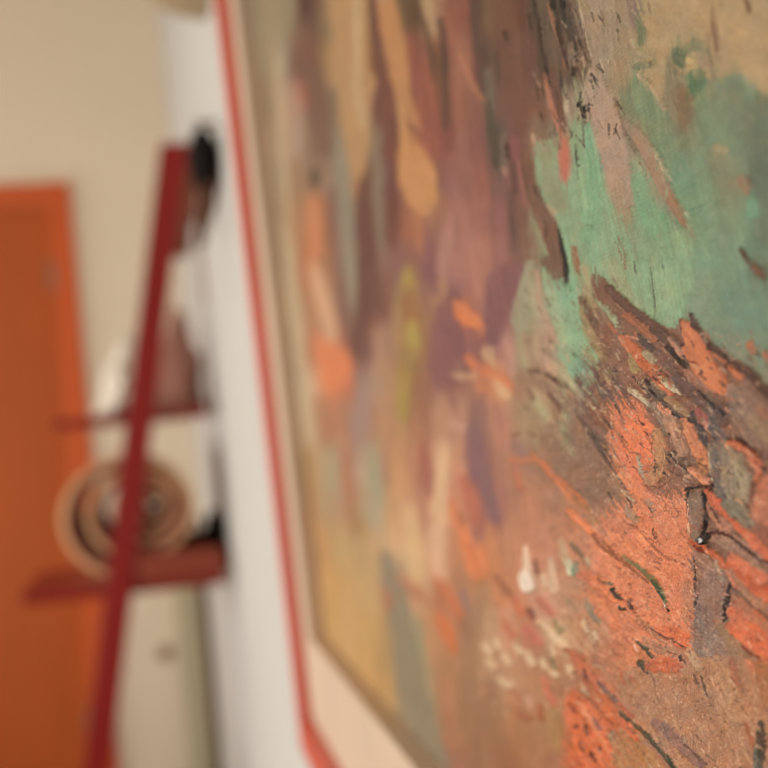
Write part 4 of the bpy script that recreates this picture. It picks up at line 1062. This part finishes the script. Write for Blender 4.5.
# positions on the paint chart, folded back at its borders
def fold(a, lo, hi):
    s = hi - lo - 2
    a = np.mod(a - lo, 2 * s); return np.where(a > s, 2 * s - a, a)
behind = W[:, 1] < .16
pu = np.where(behind, 1400 - 3000 * W[:, 1], pu); pv = np.where(behind, 400 - 5000 * (W[:, 2] - EYE), pv)
gu = fold(pu, U0, U1); gv = fold(pv, V0, V1)
iu = np.clip(gu.astype(int), 0, NU - 2); iv = np.clip(gv.astype(int), 0, NV - 2); fu = (gu - iu); fv = (gv - iv)
def samp(A):
    if A.ndim == 3: a_, b_ = fu[:, None], fv[:, None]
    else: a_, b_ = fu, fv
    return (A[iv, iu] * (1 - a_) + A[iv, iu + 1] * a_) * (1 - b_) + (A[iv + 1, iu] * (1 - a_) + A[iv + 1, iu + 1] * a_) * b_
colr = samp(paint_c) / 255.0
hgt = samp(paint_h)
RELIEF = .0009
L[:, 2] += RELIEF * hgt
TINT = np.array([1.04, .98, .88])     # colour of the daylight in the room
PIG = np.where(colr <= .04045, colr / 12.92, ((colr + .055) / 1.055) ** 2.4) / TINT
PIG = np.clip(PIG, .003, .92)
idx = np.arange(nr * nc).reshape(nr, nc)
F = np.stack([idx[:-1, :-1], idx[:-1, 1:], idx[1:, 1:], idx[1:, :-1]], -1).reshape(-1, 4)
yy = Y.reshape(-1)
area = (np.abs(yy[F[:, 0]] - yy[F[:, 3]]) + np.abs(yy[F[:, 1]] - yy[F[:, 2]])) > 1e-7
F = F[area]
me = bpy.data.meshes.new('canvas')
me.vertices.add(len(L)); me.vertices.foreach_set('co', L.astype(np.float32).ravel())
me.loops.add(F.size); me.loops.foreach_set('vertex_index', F.astype(np.int32).ravel())
me.polygons.add(len(F)); me.polygons.foreach_set('loop_start', np.arange(0, F.size, 4, dtype=np.int32))
me.polygons.foreach_set('use_smooth', np.ones(len(F), bool))
at_ = me.color_attributes.new('pigment', 'FLOAT_COLOR', 'POINT')
at_.data.foreach_set('color', np.concatenate([PIG, np.ones((len(PIG), 1))], 1).astype(np.float32).ravel())
me.update(calc_edges=True); me.validate()
can = bpy.data.objects.new('canvas', me); COL.objects.link(can); can.parent = pic
m = bpy.data.materials.new('oil_paint'); m.use_nodes = True; nt = m.node_tree; B = nt.nodes['Principled BSDF']
ca = nt.nodes.new('ShaderNodeVertexColor'); ca.layer_name = 'pigment'
tc = nt.nodes.new('ShaderNodeTexCoord')
no = nt.nodes.new('ShaderNodeTexNoise'); no.inputs['Scale'].default_value = 900; no.inputs['Detail'].default_value = 3
nt.links.new(tc.outputs['Object'], no.inputs['Vector'])
mx = nt.nodes.new('ShaderNodeMix'); mx.data_type = 'RGBA'; mx.blend_type = 'OVERLAY'; mx.inputs[0].default_value = .18
nt.links.new(ca.outputs['Color'], mx.inputs[6]); nt.links.new(no.outputs['Fac'], mx.inputs[7])
nt.links.new(mx.outputs[2], B.inputs['Base Color'])
def wave(ax):                       # the weave of the linen under thin paint
    mp = nt.nodes.new('ShaderNodeMapping')
    if ax: mp.inputs['Rotation'].default_value = (0, 0, PI / 2)
    w_ = nt.nodes.new('ShaderNodeTexWave'); w_.inputs['Scale'].default_value = 300; w_.inputs['Distortion'].default_value = 1.5; w_.inputs['Detail'].default_value = 2
    nt.links.new(tc.outputs['Object'], mp.inputs['Vector']); nt.links.new(mp.outputs['Vector'], w_.inputs['Vector']); return w_
wa, wb = wave(0), wave(1)
ad = nt.nodes.new('ShaderNodeMath'); ad.operation = 'ADD'; nt.links.new(wa.outputs['Fac'], ad.inputs[0]); nt.links.new(wb.outputs['Fac'], ad.inputs[1])
ad2 = nt.nodes.new('ShaderNodeMath'); ad2.operation = 'MULTIPLY_ADD'; ad2.inputs[1].default_value = 1.6
nt.links.new(no.outputs['Fac'], ad2.inputs[0]); nt.links.new(ad.outputs[0], ad2.inputs[2])
bp = nt.nodes.new('ShaderNodeBump'); bp.inputs['Strength'].default_value = .16; bp.inputs['Distance'].default_value = .0003
nt.links.new(ad2.outputs[0], bp.inputs['Height']); nt.links.new(bp.outputs['Normal'], B.inputs['Normal'])
B.inputs['Roughness'].default_value = .55; B.inputs['Specular IOR Level'].default_value = .12
me.materials.append(m)
b = bmesh.new(); box(b, CX0 - .004, CX1 + .004, CY0 - .004, CY1 + .004, .002, N_CAN - .004)
link('stretcher_panel', b, mat('raw_wood', rgb(170, 130, 90), .8), pic)

# ---------------------------------------------------------------- light
w = bpy.data.worlds.new('world'); SC.world = w; w.use_nodes = True
w.node_tree.nodes['Background'].inputs['Color'].default_value = (1.0, .93, .82, 1)
w.node_tree.nodes['Background'].inputs['Strength'].default_value = 1.0
for y0, y1, e in ((WY0, WY1, 76), (VY0, VY1, 27)):  # main window, then an added fill lamp brightening the far wall
    ld = bpy.data.lights.new('window_and_fill_light', 'AREA'); ld.shape = 'RECTANGLE'; ld.size = WZ1 - WZ0 - .05; ld.size_y = y1 - y0 - .05
    ld.energy = e; ld.color = (1.0, .94, .85)
    lo_ = bpy.data.objects.new('window_and_fill_light', ld); COL.objects.link(lo_)
    lo_.location = (XL - .06, (y0 + y1) / 2, (WZ0 + WZ1) / 2); lo_.rotation_euler = (0, -PI / 2, 0)
SC.view_settings.view_transform = 'Standard'; SC.view_settings.look = 'None'
SC.view_settings.exposure = 0.0; SC.view_settings.gamma = 1.0; SC.view_settings.use_curve_mapping = False
SC.cycles.use_denoising = True; SC.cycles.filter_width = 1.15
SC.cycles.max_bounces = 8; SC.cycles.diffuse_bounces = 5
